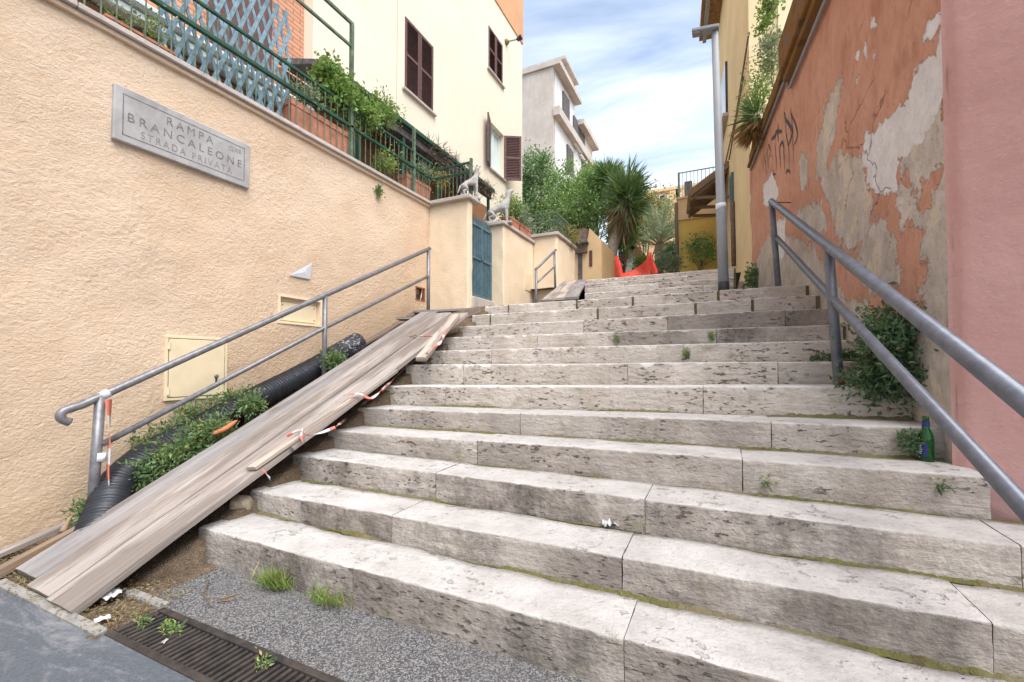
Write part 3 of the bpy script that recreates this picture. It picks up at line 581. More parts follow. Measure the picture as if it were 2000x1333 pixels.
# ---- plaque
a0, a1, b0, b1 = PLQ
pq = thing('street_plaque', 'grey marble street name plaque with carved capital letters on the cream wall', 'plaque', (XW + .02, (a0 + a1) / 2, b0))
MB().b(XW - 0.01, XW + 0.035, a0, a1, b0, b1, 0.008).build('slab', 'marble', pq)
fx = XW + 0.036; fr = MB(); i_ = 0.055; w_ = 0.008
for q in ((a0 + i_, a1 - i_, b1 - i_ - w_, b1 - i_), (a0 + i_, a1 - i_, b0 + i_, b0 + i_ + w_), (a0 + i_, a0 + i_ + w_, b0 + i_ + w_ + .001, b1 - i_ - w_ - .001), (a1 - i_ - w_, a1 - i_, b0 + i_ + w_ + .001, b1 - i_ - w_ - .001)): fr.b(fx - 0.003, fx, *q)
fr.build('border_groove', 'marble_cut', pq)
def text_mesh(body, size, loc, rot, mat, parent, name='lettering', align='CENTER', sx=1.0, ext=0.0008, spacing=1.0, bold=0.0):
    cu = bpy.data.curves.new(name, 'FONT'); cu.body = body; cu.size = size; cu.align_x = align; cu.align_y = 'CENTER'; cu.extrude = ext; cu.space_character = spacing; cu.offset = bold
    o = bpy.data.objects.new(name, cu); link(o); dg = bpy.context.evaluated_depsgraph_get(); me = bpy.data.meshes.new_from_object(o.evaluated_get(dg)); bpy.data.objects.remove(o)
    Mx = Matrix.Translation(loc) @ rot @ Matrix.Diagonal((sx, 1, 1, 1)); me.transform(Mx); o = bpy.data.objects.new(name, me); link(o); me.materials.clear(); me.materials.append(M[mat]); parent_to(o, parent); return o
RW = Matrix(((0, 0, 1, 0), (1, 0, 0, 0), (0, 1, 0, 0), (0, 0, 0, 1)))   # text x -> +Y, y -> +Z, facing +X
plain('marble_faint', (0.27, 0.262, 0.255), 0.9, 0.2, 30)
cy = (a0 + a1) / 2; H_ = b1 - b0; W_ = a1 - a0
text_mesh('RAMPA', H_ * 0.225, (fx, a0 + W_ * 0.50, b0 + H_ * 0.72), RW, 'marble_cut', pq, spacing=1.5, sx=0.92, bold=0)
text_mesh('BRANCALEONE', H_ * 0.225, (fx, cy, b0 + H_ * 0.475), RW, 'marble_cut', pq, spacing=1.5, sx=0.98, bold=0)
text_mesh('STRADA PRIVATA', H_ * 0.19, (fx, cy, b0 + H_ * 0.245), RW, 'marble_faint', pq, spacing=1.4, sx=0.84, bold=0)
text_mesh('(Q.XIII', H_ * 0.13, (fx, a0 + W_ * 0.86, b0 + H_ * 0.745), RW, 'marble_faint', pq, sx=0.8)
# ---- meter door, hatch, vent hole, torn paper
a0, a1, b0, b1 = DOOR; X0 = XW + 0.012
md = thing('meter_door', 'cream painted metal meter cabinet door flush in the stucco wall', 'cabinet door', (XW, (a0 + a1) / 2, b0))
fm = MB(); fw = 0.022
fm.b(XW - .03, X0 + .004, a0, a1, b1 - fw, b1, .002); fm.b(XW - .03, X0 + .004, a0, a1, b0, b0 + fw, .002); fm.b(XW - .03, X0 + .004, a0, a0 + fw, b0 + fw + .001, b1 - fw - .001, .002); fm.b(XW - .03, X0 + .004, a1 - fw, a1, b0 + fw + .001, b1 - fw - .001, .002); fm.build('frame', 'metal_cream', md)
leaf = MB().b(XW - .02, X0 + 0.007, a0 + fw + .006, a1 - fw - .006, b0 + fw + .006, b1 - fw - .006, .003).build('door_leaf', 'metal_cream', md)
MB().b(XW - .025, X0 - .004, a0 + fw, a1 - fw, b0 + fw, b1 - fw).build('shadow_gap', 'black_hole', md)
kz = b0 + (b1 - b0) * 0.36; ky = a0 + (a1 - a0) * 0.80
MB().lathe([(0.018, 0), (0.018, 0.01), (0.012, 0.014)], (X0 + .006, ky, kz), 14, rotm(0, math.pi / 2, 0)).build('lock', 'steel', leaf)
MB().b(X0 + .007, X0 + .013, ky - .008, ky + .008, kz - 0.06, kz - 0.015, .002).build('keyhole_flap', 'cast_iron', leaf)
for zc in (b0 + .14 * (b1 - b0), b0 + .84 * (b1 - b0)): MB().tube([(X0 + .01, a0 + fw + .002, zc - .03), (X0 + .01, a0 + fw + .002, zc + .03)], 0.009, 8).build('hinge', 'metal_cream', md)
a0, a1, b0, b1 = HATCH
ht = thing('service_hatch', 'small cream screwed hatch recessed in the wall behind the handrail', 'hatch', (XW, (a0 + a1) / 2, b0))
rc = MB(); g = 0.055; dd = XW - 0.06
rc.b(dd - .02, dd, a0 - .02, a1 + .02, b0 - .02, b1 + .02)
rc.b(dd, XW + .004, a0 - .03, a1 + .03, b1 - .004, b1 + .02); rc.b(dd, XW + .004, a0 - .03, a1 + .03, b0 - .02, b0 + .006); rc.b(dd, XW + .004, a0 - .02, a0 + .004, b0 + .007, b1 - .005); rc.b(dd, XW + .004, a1 - .004, a1 + .02, b0 + .007, b1 - .005)
rc.build('reveal', 'stucco_pillar', ht)
pl = MB().b(dd, dd + .022, a0 + .03, a1 - .03, b0 + .02, b1 - .055, .003).build('plate', 'metal_cream', ht)
for yy_ in (a0 + .06, a1 - .06):
    for zz_ in (b0 + .05, b1 - .085): MB().lathe([(.007, 0), (.007, .004)], (dd + .021, yy_, zz_), 8, rotm(0, math.pi / 2, 0)).build('screw', 'cast_iron', pl)
a0, a1, b0, b1 = VENT
vh = thing('vent_hole', 'small dark square vent hole low in the wall beside the rail post', 'vent', (XW, (a0 + a1) / 2, b0))
v_ = MB(); v_.b(XW - .2, XW - .19, a0 - .02, a1 + .02, b0 - .02, b1 + .02); v_.b(XW - .19, XW + .002, a0 - .02, a1 + .02, b1 - .004, b1 + .015); v_.b(XW - .19, XW + .002, a0 - .02, a1 + .02, b0 - .015, b0 + .004); v_.b(XW - .19, XW + .001, a0 - .015, a0 + .004, b0 + .005, b1 - .005); v_.b(XW - .19, XW + .001, a1 - .004, a1 + .015, b0 + .005, b1 - .005)
v_.build('liner', 'brown_shade', vh)
MB().b(XW - .05, XW - .042, a0, a1, b0, (b0 + b1) / 2, .001).build('mesh_guard', 'cast_iron', vh)
p = [at_x(*q, XW + 0.016) for q in ((564, 538), (610, 513), (606, 546))]
c0 = sum(p) / 3; V = p + [c0 + np.array([0.008, 0, 0])]; mesh_obj('torn_paper', np.concatenate([V, np.array(V) - [0.0015, 0, 0]]), [(0, 1, 3), (1, 2, 3), (2, 0, 3), (4, 7, 5), (5, 7, 6), (6, 7, 4), (0, 4, 5, 1), (1, 5, 6, 2), (2, 6, 4, 0)], 'paper'); tag(bpy.data.objects['torn_paper'], 'triangular scrap of white paper stuck on the cream wall above the hatch', 'paper')

# ---- return face, pillars, gate, garden walls
XP = -3.55
XP = at_y(916, 384, YRET)[0]
def block_wall(name, label, x0, x1, y0, y1, z0, z1, mat, group=None, cap=True):
    w = thing(name, label, 'wall', ((x0 + x1) / 2, (y0 + y1) / 2, z0), group)
    bmx = bmesh.new(); bmesh.ops.create_cube(bmx, size=1)
    bmesh.ops.subdivide_edges(bmx, edges=bmx.edges[:], cuts=22, use_grid_fill=True)
    V = np.array([v.co[:] for v in bmx.verts]) * [x1 - x0, y1 - y0, z1 - z0 - (.06 if cap else 0)] + [(x0 + x1) / 2, (y0 + y1) / 2, (z0 + z1 - (.06 if cap else 0)) / 2]
    F = [tuple(v.index for v in f.verts) for f in bmx.faces]; bmx.free()
    V[:, 0] += 0.01 * fbm(V[:, 1] * 4 + V[:, 0], V[:, 2] * 4); V[:, 1] += 0.01 * fbm(V[:, 0] * 4 + 7, V[:, 2] * 4)
    mesh_obj('wall_face', V, F, mat, w, True)
    return w
def cap_run(w, p, q, z, wid=0.34, t=0.055):
    MB().beam((*p, z), (*q, z), wid, t, bev=0.006).build('coping_stone', 'coping', w)
g0 = gz_left(YRET)
w1 = block_wall('gate_pillar_wall', 'cream stucco wall return left of the blue gate with dog statue on top', XW - 0.3, XP, YRET, YRET + 0.10, 1.6, COPZ, 'stucco_pillar')
cap_run(w1, (XW - 0.05, YRET + .10), (XP + 0.06, YRET + .10), COPZ - 0.033, 0.36)
YG0 = YRET + 0.10; YG1 = at_x(963, 445, XP)[1]; ZG1 = at_x(918, 425, XP)[2]; ZG0 = at_x(918, 576, XP)[2]
XQ = at_y(983, 432, YG1)[0]; ZQ = at_y(983, 432, YG1)[2]; YQ1 = at_x(1042, 465, XQ)[1]
w2 = block_wall('garden_wall', 'cream stucco garden wall right of the blue gate with dog statue on its corner', XQ - 0.35, XQ, YG1, YQ1, 1.8, ZQ, 'stucco_pillar')
cap_run(w2, (XQ - 0.13, YG1 - 0.06), (XQ - 0.13, YQ1), ZQ - 0.033)
XS = at_y(1087, 453, YQ1)[0]; ZS = at_y(1087, 453, YQ1)[2]; YS1 = at_x(1123, 489, XS)[1]
w3 = block_wall('garden_wall', 'cream stucco wall stepping forward beside the small upper handrail', XQ - 0.5, XS, YQ1 + 0.002, YS1, 2.0, ZS, 'stucco_pillar')
cap_run(w3, (XQ - 0.1, YQ1 + .12), (XS + 0.05, YQ1 + .12), ZS - 0.034); cap_run(w3, (XS - 0.12, YQ1 + .28), (XS - 0.12, YS1), ZS - 0.030)
# gate
YGa = at_x(917.5, 500, XP - 0.02)[1]
gt = thing('garden_gate', 'blue grey sheet metal garden gate with vertical ribs and spikes', 'gate', (XP, (YGa + YG1) / 2, ZG0))
xg = XP - 0.05
MB().b(xg - .005, xg + .003, YG0 + .01, YG1 - .01, ZG0, ZG1 - .05).build('sheet_panel', 'gate_blue', gt)
fm = MB()
for zc in (ZG0 + .02, ZG1 - .04, ZG0 + (ZG1 - ZG0) * .52): fm.b(xg + .003, xg + .03, YG0 + .01, YG1 - .01, zc - .022, zc + .022, .003)
for yc in (YG0 + .03, (YG0 + YG1) / 2, YG1 - .03): fm.b(xg + .004, xg + .034, yc - .02, yc + .02, ZG0, ZG1 - .02, .003)
fm.build('frame', 'gate_blue', gt)
nb = 12
for i in range(nb):
    yc = YG0 + .06 + (YG1 - YG0 - .12) * i / (nb - 1); b_ = MB(); b_.b(xg + .003, xg + .018, yc - .009, yc + .009, ZG0 + .01, ZG1 + .06); b_.add([(xg + .003, yc - .009, ZG1 + .06), (xg + .018, yc - .009, ZG1 + .06), (xg + .018, yc + .009, ZG1 + .06), (xg + .003, yc + .009, ZG1 + .06), (xg + .01, yc, ZG1 + .13)], [(0, 1, 4), (1, 2, 4), (2, 3, 4), (3, 0, 4)]); b_.build('rib', 'gate_blue', gt)
MB().b(xg + .034, xg + .05, (YG0 + YG1) / 2 - .03, (YG0 + YG1) / 2 + .03, ZG0 + .62, ZG0 + .72, .004).build('lock_box', 'gate_blue', gt)
o = MB().b(XP - .25, XP + .03, YG0 - .02, YG1 + .02, ZG0 - .5, ZG0 - .012, .01).build('threshold_step', 'coping'); tag(o, 'worn stone threshold under the blue garden gate', 'threshold')

# ------------------------------------------------------------------ right walls
LW = 6.0; ZT = 4.75; res = 0.022
ns_, nz_ = int(LW / res), int((ZT + 0.1) / res); S, Z = np.meshgrid(np.linspace(0, LW, ns_), np.linspace(-0.1, ZT, nz_), indexing='ij')
def wall_sz(px, py): q = at_plane(px, py, WP, WN); return np.dot(q - WP, WD), q[2]
def sdf_poly(pts, X, Y):
    P = np.array(pts); d = np.full(X.shape, 1e9); inside = np.zeros(X.shape, bool); n = len(P)
    for i in range(n):
        a = P[i]; b = P[(i + 1) % n]; e = b - a; wx = X - a[0]; wy = Y - a[1]; t_ = np.clip((wx * e[0] + wy * e[1]) / (e @ e), 0, 1)
        d = np.minimum(d, np.hypot(wx - e[0] * t_, wy - e[1] * t_)); c = ((a[1] <= Y) & (b[1] > Y)) | ((b[1] <= Y) & (a[1] > Y))
        xi = a[0] + (Y - a[1]) / (e[1] if abs(e[1]) > 1e-9 else 1e-9) * e[0]; inside ^= c & (X < xi)
    return np.where(inside, -d, d)
cr5 = lambda L: [(1250 + x / 2.667, y / 2.667) for x, y in L]
WHITE = [cr5([(1570, 40), (1605, 60), (1600, 300), (1590, 440), (1540, 560), (1500, 680), (1400, 790), (1340, 830), (1330, 960), (1290, 1030), (1240, 1000), (1180, 960), (1160, 780), (1170, 680), (1220, 690), (1250, 640), (1330, 600), (1390, 500), (1420, 400), (1470, 320), (1530, 290), (1550, 160), (1500, 200), (1490, 140), (1540, 60)]),
         cr5([(640, 970), (690, 900), (725, 1000), (700, 1090), (640, 1070)]), [(1505, 430), (1535, 430), (1530, 500), (1512, 520)], cr5([(1210, 125), (1235, 125), (1225, 150)]), cr5([(1170, 255), (1185, 260), (1180, 315)]), cr5([(1205, 270), (1225, 275), (1215, 315)]), cr5([(1122, 280), (1138, 290), (1126, 318)]), cr5([(1128, 405), (1146, 405), (1134, 450)])]
GREY = [[(1470, 545), (1480, 505), (1500, 468), (1545, 470), (1590, 495), (1620, 560), (1650, 590), (1690, 600), (1720, 660), (1760, 700), (1795, 700), (1812, 640), (1815, 520), (1810, 430), (1835, 380), (1850, 330), (1885, 330), (1900, 1100), (1470, 1100)],
        [(1605, 350), (1640, 310), (1685, 330), (1700, 400), (1695, 440), (1668, 482), (1640, 462), (1622, 400)], [(1690, 460), (1720, 440), (1742, 480), (1748, 540), (1720, 560), (1692, 540), (1680, 490)],
        cr5([(1040, 430), (1030, 500), (1000, 720), (960, 860), (920, 900), (935, 720), (980, 540), (1020, 470)]), cr5([(835, 850), (862, 835), (866, 930), (842, 960)]), [(1775, 260), (1830, 215), (1842, 300), (1815, 330), (1790, 350), (1770, 320)], cr5([(1350, 1010), (1400, 1000), (1430, 1140), (1370, 1150)]), [(1560, 420), (1600, 400), (1612, 440), (1580, 455)]]
def field(polys):
    f = np.full(S.shape, 9.0)
    for pl_ in polys: f = np.minimum(f, sdf_poly([wall_sz(*q) for q in pl_], S, Z))
    return f
fw_, fg_ = field(WHITE), field(GREY)
raggy = 0.16 * fbm(S * 7, Z * 5, 5); dep = np.where(np.minimum(fg_, fw_) + raggy < 0, 0.006, 0.0) + 0.014 * fbm(S * 1.5, Z * 1.5, 3) + 0.004 * fbm(S * 14, Z * 9, 4)
Pw = WP + S[..., None] * WD + Z[..., None] * np.array([0, 0, 1.0]) - WN * dep[..., None]
ow = thing('peeling_wall', 'tall terracotta orange wall with peeling paint and bare grey plaster patches', 'wall', WP)
o = mesh_obj('wall_face', Pw.reshape(-1, 3), grid_faces(ns_, nz_)[:, ::-1] if np.dot(np.cross(WD, [0, 0, 1]), WN) > 0 else grid_faces(ns_, nz_), 'peeling_orange', ow, True)
set_attr(o, 'grey', fg_.ravel()); set_attr(o, 'white', fw_.ravel())
bx = MB(); Rw = np.column_stack([WD, -WN, [0, 0, 1]]); bx.box(WP + WD * LW / 2 - WN * 0.2 + np.array([0, 0, ZT / 2 - .05]), (LW - .01, 0.36, ZT + 0.1), Rw); bx.build('wall_core', 'concrete', ow)
def dep_at(s, z): return dep[int(np.clip(s / LW * (ns_ - 1), 0, ns_ - 1)), int(np.clip((z + .1) / (ZT + .1) * (nz_ - 1), 0, nz_ - 1))]
def on_wall(s, z, d=0.0): return WP + WD * s + np.array([0, 0, z]) + WN * d
# graffiti strokes: thin paint film on the wall
gf = MB(); c4 = lambda L: [(1420 + x / 6.06, 120 + y / 6.06) for x, y in L]
STR = [([(760, 550), (775, 650), (820, 760), (840, 850), (830, 930), (800, 990)], 1), ([(765, 600), (780, 800), (790, 1000), (790, 1200)], .7), ([(685, 600), (700, 700), (760, 780), (775, 870), (730, 990)], 1.7), ([(690, 640), (700, 850), (730, 1000), (740, 1270)], .8), ([(612, 740), (602, 830), (606, 950)], 1.3), ([(530, 925), (560, 890), (590, 838), (655, 830)], 2.2),
       ([(570, 900), (580, 1100), (590, 1300)], .8), ([(650, 940), (620, 1040), (635, 1250)], 1), ([(660, 950), (672, 1100), (680, 1320)], .8), ([(490, 980), (520, 1050), (500, 1180)], 1), ([(480, 1040), (490, 1200), (500, 1320)], .7), ([(440, 1090), (460, 1200), (465, 1320)], .8), ([(430, 1120), (435, 1330)], .6), ([(625, 1010), (655, 960), (672, 1010)], 1.5), ([(690, 1330), (715, 1290), (745, 1330)], 1.2), ([(545, 1290), (560, 1340), (590, 1330)], 1.2)]
for st, w_ in STR:
    q = bezier([(*wall_sz(*p_), 0) for p_ in c4(st)], 24); q = np.array([on_wall(v[0], v[1], .006 - dep_at(v[0], v[1])) for v in q]); T = np.gradient(q, axis=0); Sx = unit(np.cross(T, WN)); n_ = len(q)
    ww = (0.013 * w_ * (0.45 + 0.55 * np.sin(np.linspace(0.1, 3.05, n_))))[:, None]; V = np.stack([q + Sx * ww, q - Sx * ww], 1).reshape(-1, 3)
    gf.add(V, [(2 * i, 2 * i + 1, 2 * i + 3, 2 * i + 2) for i in range(n_ - 1)])
plain('spray_paint', (0.075, 0.07, 0.085), 0.7, 0.3, 20); gf.build('graffiti', 'spray_paint', ow)
# ledge on top: far low run and near deeper trough, conduit underneath
def wbox(mb, s0, s1, d0, d1, z0, z1, bev=0.0): return mb.box(on_wall((s0 + s1) / 2, (z0 + z1) / 2, (d0 + d1) / 2), (s1 - s0, abs(d1 - d0), z1 - z0), Rw, bev)
sB, _ = wall_sz(1548, 150)
lg = MB(); wbox(lg, sB, LW - .25, -.25, 0.075, 4.60, 4.66, .01); wbox(lg, sB, LW - .25, -.22, 0.045, 4.665, 4.83, .01); lg.build('far_ledge', 'mossy_tile', ow)
lg = MB(); wbox(lg, -0.3, sB - .01, -.25, 0.10, 4.40, 4.47, .01); wbox(lg, -0.3, sB - .01, -.25, 0.14, 4.475, 4.86, .012); lg.build('near_ledge', 'mossy_tile', ow)
cd = MB(); cd.tube([on_wall(-0.3, 4.335, .035), on_wall(sB - .02, 4.335, .035), on_wall(sB + .04, 4.36, .035), on_wall(sB + .06, 4.55, .035), on_wall(LW - .3, 4.55, .035)], 0.017, 8); cd.build('conduit', 'lamp_grey', ow, True)
# pink wall and the corner strip
pk = thing('pink_wall', 'dusty pink rendered wall at the right edge by the lowest steps', 'wall', WP + PD * 1.2)
PN = np.array([PD[1], -PD[0], 0]); PN = PN if PN[1] < 0 else -PN
n1_, n2_ = 130, 190; S2, Z2 = np.meshgrid(np.linspace(-0.02, 2.9, n1_), np.linspace(-0.1, 5.6, n2_), indexing='ij')
ed = np.clip(1 - S2 / 0.05, 0, 1); Pp = WP + S2[..., None] * PD + Z2[..., None] * np.array([0, 0, 1.0]) + PN * (0.02 + 0.012 * fbm(S2 * 1.6, Z2 * 1.6, 4) - 0.02 * ed ** 2)[..., None]
o = mesh_obj('wall_face', Pp.reshape(-1, 3), grid_faces(n1_, n2_), 'pink', pk, True)
Rp = np.column_stack([PD, PN, [0, 0, 1]]); MB().box(WP + PD * 1.45 - PN * .2 + np.array([0, 0, 2.7]), (2.9, .36, 5.6), Rp).build('wall_core', 'concrete', pk)
# ------------------------------------------------------------------ handrails
def rail(mb, P, r, n=14): mb.tube(np.array(P), r, n); return mb
XH = -3.85
tops = [at_x(196, 775, XH), at_x(635, 577, XH), at_x(837, 487, XH)]
lows = [at_x(200, 868, XH), at_x(634, 641, XH), at_x(836, 540, XH)]
hr = thing('handrail', 'grey steel tube handrail with two rails along the left wall above the plank ramp', 'handrail', (XH, tops[0][1], 0))
for i, tp in enumerate(tops):
    gx = XH - (0.02 if i == 0 else 0); p_ = MB().tube([(gx, tp[1] - (.03 if i == 0 else 0), gz_left(tp[1]) - .1), tp], 0.030 if i == 0 else 0.026, 14).build('post', 'steel', hr, True)
d_ = (tops[1] - tops[0]); d_ /= np.linalg.norm(d_); e0 = tops[0] - d_ * 0.16
hook = [e0 + np.array([0, -0.012, -0.085]), e0 + np.array([0, -.055, -.055]), e0 + np.array([0, -.045, -.01]), e0 + d_ * 0.05]
rail(MB(), np.concatenate([bezier(hook, 12), [tops[0], tops[1], tops[2] + d_ * .03]]), 0.027, 14).build('top_rail', 'steel', hr, True)
MB().tube([lows[0], lows[1], lows[2]], 0.021, 12).build('lower_rail', 'steel', hr, True)
for zt_, mt_ in ((0.60, 'paper'), (0.78, 'plastic_orange')): pass
q0 = lows[0] + np.array([0, -.012, -0.085]); MB().tube([q0 + [0, -.002, -.028], q0 + [0, .002, .028]], 0.0325, 16).build('tape_wrap', 'label_white', hr, True)
q0 = tops[0]; MB().tube([q0 - d_ * .0, q0 + d_ * .05], 0.0295, 14).build('tape_wrap', 'paper', hr, True)
# upper small handrail
XU = XS + 0.09
tu = [at_x(1047, 526, XU), at_x(1083, 491, XU)]; bu = [at_x(1047, 588, XU), at_x(1085, 556, XU)]
hu = thing('handrail', 'short steel handrail beside the upper plank ramp', 'handrail', (XU, bu[0][1], bu[0][2]))
for a, b in zip(tu, bu): MB().tube([b - [0, 0, .35], a], 0.022, 10).build('post', 'steel', hu, True)
MB().tube([tu[0] - (tu[1] - tu[0]) * .02, tu[1] + (tu[1] - tu[0]) * .08], 0.022, 10).build('top_rail', 'steel', hu, True)
MB().tube([tu[0] * .55 + bu[0] * .45, tu[1] * .55 + bu[1] * .45], 0.018, 10).build('lower_rail', 'steel', hu, True)
# right handrail
Y6 = YK[6] + 0.2; B1 = at_y(1640, 748, Y6); T1 = at_y(1618, 482, Y6); Y12 = YK[12] + 0.17; B2 = at_y(1521, 557, Y12); T2 = at_y(1507, 394, Y12)
hrr = thing('handrail', 'thick blue grey tube handrail running down the right side past the pink wall', 'handrail', (B1[0], B1[1], B1[2]))
u_ = T1 - T2; T0 = T1 + u_ * 1.25; L1 = at_y(1627, 585, Y6); L2 = at_y(1516, 464, Y12); L0 = L1 + (L1 - L2) * 1.25
MB().tube([B1 - [0, 0, .1], T1], 0.030, 18).build('post', 'steel_blue', hrr, True); MB().tube([B2 - [0, 0, .1], T2], 0.030, 16).build('post', 'steel_blue', hrr, True)
MB().tube([T0 - [0, 0, 1.1], T0], 0.030, 16).build('post', 'steel_blue', hrr, True)
MB().tube([B1 - [0, 0, .01], B1 + (T1 - B1) * .07], 0.0312, 18).build('rust_collar', 'rust', hrr, True)
MB().tube(np.array([T2 - u_ * .01, T1, T0]), 0.031, 18).build('top_rail', 'steel_blue', hrr, True); MB().tube(np.array([L2, L1, L0]), 0.026, 18).build('lower_rail', 'steel_blue', hrr, True)
q = at_plane(1545, 396, WP, WN); MB().tube([T2 + u_ * .03, q], 0.006, 6).build('wall_tie', 'rust', hrr)

# ------------------------------------------------------------------ plank ramp
RM = 0.503; RP = np.array([-3.2, 1.06, 0.045]); RNn = np.array([0, -RM, 1]) / math.hypot(1, RM)
zr = lambda y: RP[2] + RM * (y - RP[1])
def on_ramp(px, py, lift=0.0): return at_plane(px, py, RP + RNn * lift, RNn)
def plank(name, p, q, w, t, mat, parent, up=(0, 0, 1), seed=0, warp=0.006, nl=40, nw=5, skew=(0, 0)):
    r = np.random.default_rng(seed); p = np.array(p, float); q = np.array(q, float); y = q - p; L = np.linalg.norm(y); y = y / L
    x = np.cross(y, up); x /= np.linalg.norm(x); z = np.cross(x, y)
    V, gu, gv = [], [], []; o1, o2 = r.random(2) * 10
    for side in (0, 1):
        for i in range(nl):
            for j in range(nw):
                l = L * i / (nl - 1); u = w * (j / (nw - 1) - .5); l2 = l + (skew[0] * (1 - i / (nl - 1)) + skew[1] * i / (nl - 1)) * u
                if i in (0, nl - 1): l2 += 0.0012 * math.sin(j * 2.3 + o1 * 5)
                ee = 0.004 * math.sin(l * 5 + o1) * (1 if j in (0, nw - 1) else 0)
                dz = warp * math.sin(l * 1.3 + o2) - 0.0035 * (1 if j in (0, nw - 1) and side == 0 else 0)
                V.append(p + y * l2 + x * (u + ee) + z * ((0 if side == 0 else -t) + dz)); gu.append(u + side * .5 + o1); gv.append(l + o2)
    V = np.array(V); n = nl * nw; F = grid_faces(nl, nw)[:, ::-1].tolist() + (grid_faces(nl, nw) + n).tolist()
    for i in range(nl - 1): F += [(i * nw, i * nw + n, (i + 1) * nw + n, (i + 1) * nw), (i * nw + nw - 1, (i + 1) * nw + nw - 1, (i + 1) * nw + nw - 1 + n, i * nw + nw - 1 + n)]
    for j in range(nw - 1): F += [(j, j + 1, j + 1 + n, j + n), ((nl - 1) * nw + j + 1, (nl - 1) * nw + j, (nl - 1) * nw + j + n, (nl - 1) * nw + j + 1 + n)]
    o = mesh_obj(name, V, F, mat, parent); bm = bmesh.new(); bm.from_mesh(o.data); bmesh.ops.recalc_face_normals(bm, faces=bm.faces); bm.to_mesh(o.data); bm.free()
    set_attr(o, 'gu', gu); set_attr(o, 'gv', gv); return o
rampT = thing('plank_ramp', 'long ramp of three grey weathered scaffold planks laid over the left end of the steps', 'ramp', (-3.2, 1.06, 0))
xa = at_z(32, 1113, .045)[0]; xb = at_z(172, 1181, .03)[0]; wpl = (xb - xa) / 3
for i, mt_ in enumerate(('wood_blue', 'wood_grey', 'wood_grey')):
    xc = xa + wpl * (i + .5); y0 = RP[1] + (.02, -.02, -.03)[i]; y1 = (4.72, 4.66, 4.62)[i]; dz = (.0, .006, -.004)[i]
    plank('plank', (xc, y0, zr(y0) + dz), (xc + (.03, .02, .02)[i], y1, zr(y1) + dz), wpl - 0.005, 0.042, mt_, rampT, seed=i + 3, nl=70)
zb2 = on_ramp(488, 913, .03); zb3 = on_ramp(706, 765, .03)
o = plank('batten', zb2, zb3, 0.075, 0.026, 'wood_fresh', None, seed=9, skew=(.3, 0)); tag(o, 'thin pale batten tied along the right edge of the plank ramp', 'batten')
o = plank('batten', zb2 + [.075, .25, .10], zb3 + [.07, .35, .18], 0.04, 0.024, 'wood_grey', None, seed=29); tag(o, 'narrow grey batten lying against the pale batten on the ramp edge', 'batten')
o = plank('batten', on_ramp(820, 697, .03), on_ramp(890, 613, .06), 0.10, 0.045, 'wood_fresh', None, seed=11); tag(o, 'thick short batten near the top of the lower ramp', 'batten')
zA = 1.98
cb = thing('cross_boards', 'boards laid across the top end of the lower plank ramp', 'boards', (-3.4, 5.1, 1.8))
plank('board', at_z(806, 608, zA) + [0, .05, 0], at_z(937, 602, zA + .05) + [0, .05, 0], 0.34, 0.035, 'wood_blue', cb, seed=14)
plank('board', at_z(778, 622, 1.83), at_z(876, 622, 1.83), 0.26, 0.03, 'wood_grey', cb, seed=15)
plank('support_beam', at_z(806, 612, zA - .02) + [0, -.1, -.03], at_z(937, 609, zA - .02) + [0, -.1, -.03], 0.07, 0.05, 'wood_fresh', cb, seed=16)
plank('support_beam', at_z(882, 625, 1.80), at_z(933, 600, 1.98), 0.07, 0.08, 'wood_brown', cb, seed=17)
o = plank('loose_board', (XW + .12, 4.1, gz_left(4.1) + .06), (XW + .22, 5.3, gz_left(5.3) + .05), 0.14, 0.03, 'wood_brown', None, seed=18); tag(o, 'dirty board lying against the wall beside the top of the ramp', 'board')
o = plank('edge_timber', (-3.66, 0.93, 0.02), (-3.67, 1.95, 0.40), 0.06, 0.05, 'wood_brown', None, seed=19); tag(o, 'brown timber strip lying along the left edge of the ramp foot', 'timber')
o = plank('edge_timber', (-3.98, 1.0, 0.03), (-4.02, 1.62, 0.17), 0.07, 0.03, 'wood_grey', None, seed=21); tag(o, 'grey splintered timber lying at the foot of the stucco wall', 'timber')
# upper ramp
r2 = thing('plank_ramp', 'short upper ramp of pale planks on the left of the top flight', 'ramp', (-2.2, 5.9, 2.1))
A_, B_ = at_z(1058, 590, 2.09), at_z(1127, 583, 2.09); C_, D_ = at_z(1106, 552, 2.74), at_z(1143, 549.5, 2.74)
for i, mt_ in enumerate(('wood_grey', 'wood_fresh', 'wood_blue')):
    f = (i + .5) / 3; plank('plank', A_ * (1 - f) + B_ * f + [0, 0, .03], C_ * (1 - f) + D_ * f + [0, 0, .03], 0.19, 0.035, mt_, r2, seed=30 + i)

# ------------------------------------------------------------------ corrugated pipe
pp = bezier([at_x(178, 1075, -3.5), at_x(208, 1000, -3.72), at_x(232, 945, -3.9), at_x(290, 893, -4.02), at_x(370, 850, -4.08), at_x(480, 790, -4.10), at_x(600, 728, -4.10), at_x(668, 687, -4.10)], 420)
sl_ = np.concatenate([[0], np.cumsum(np.linalg.norm(np.diff(pp, axis=0), axis=1))]); nn = int(sl_[-1] / 0.007); tt = np.linspace(0, sl_[-1], nn); pf = np.stack([np.interp(tt, sl_, pp[:, i]) for i in range(3)], 1)
ph = (tt / 0.030) % 1.0; rr = 0.112 + 0.010 * np.clip(np.sin(ph * 2 * np.pi) * 1.8, -1, 1)
cp = thing('corrugated_pipe', 'black corrugated drainage pipe lying along the foot of the left wall', 'pipe', pf[0])
MB().tube(pf, rr, 22, False).build('hose', 'pipe_black', cp, True)
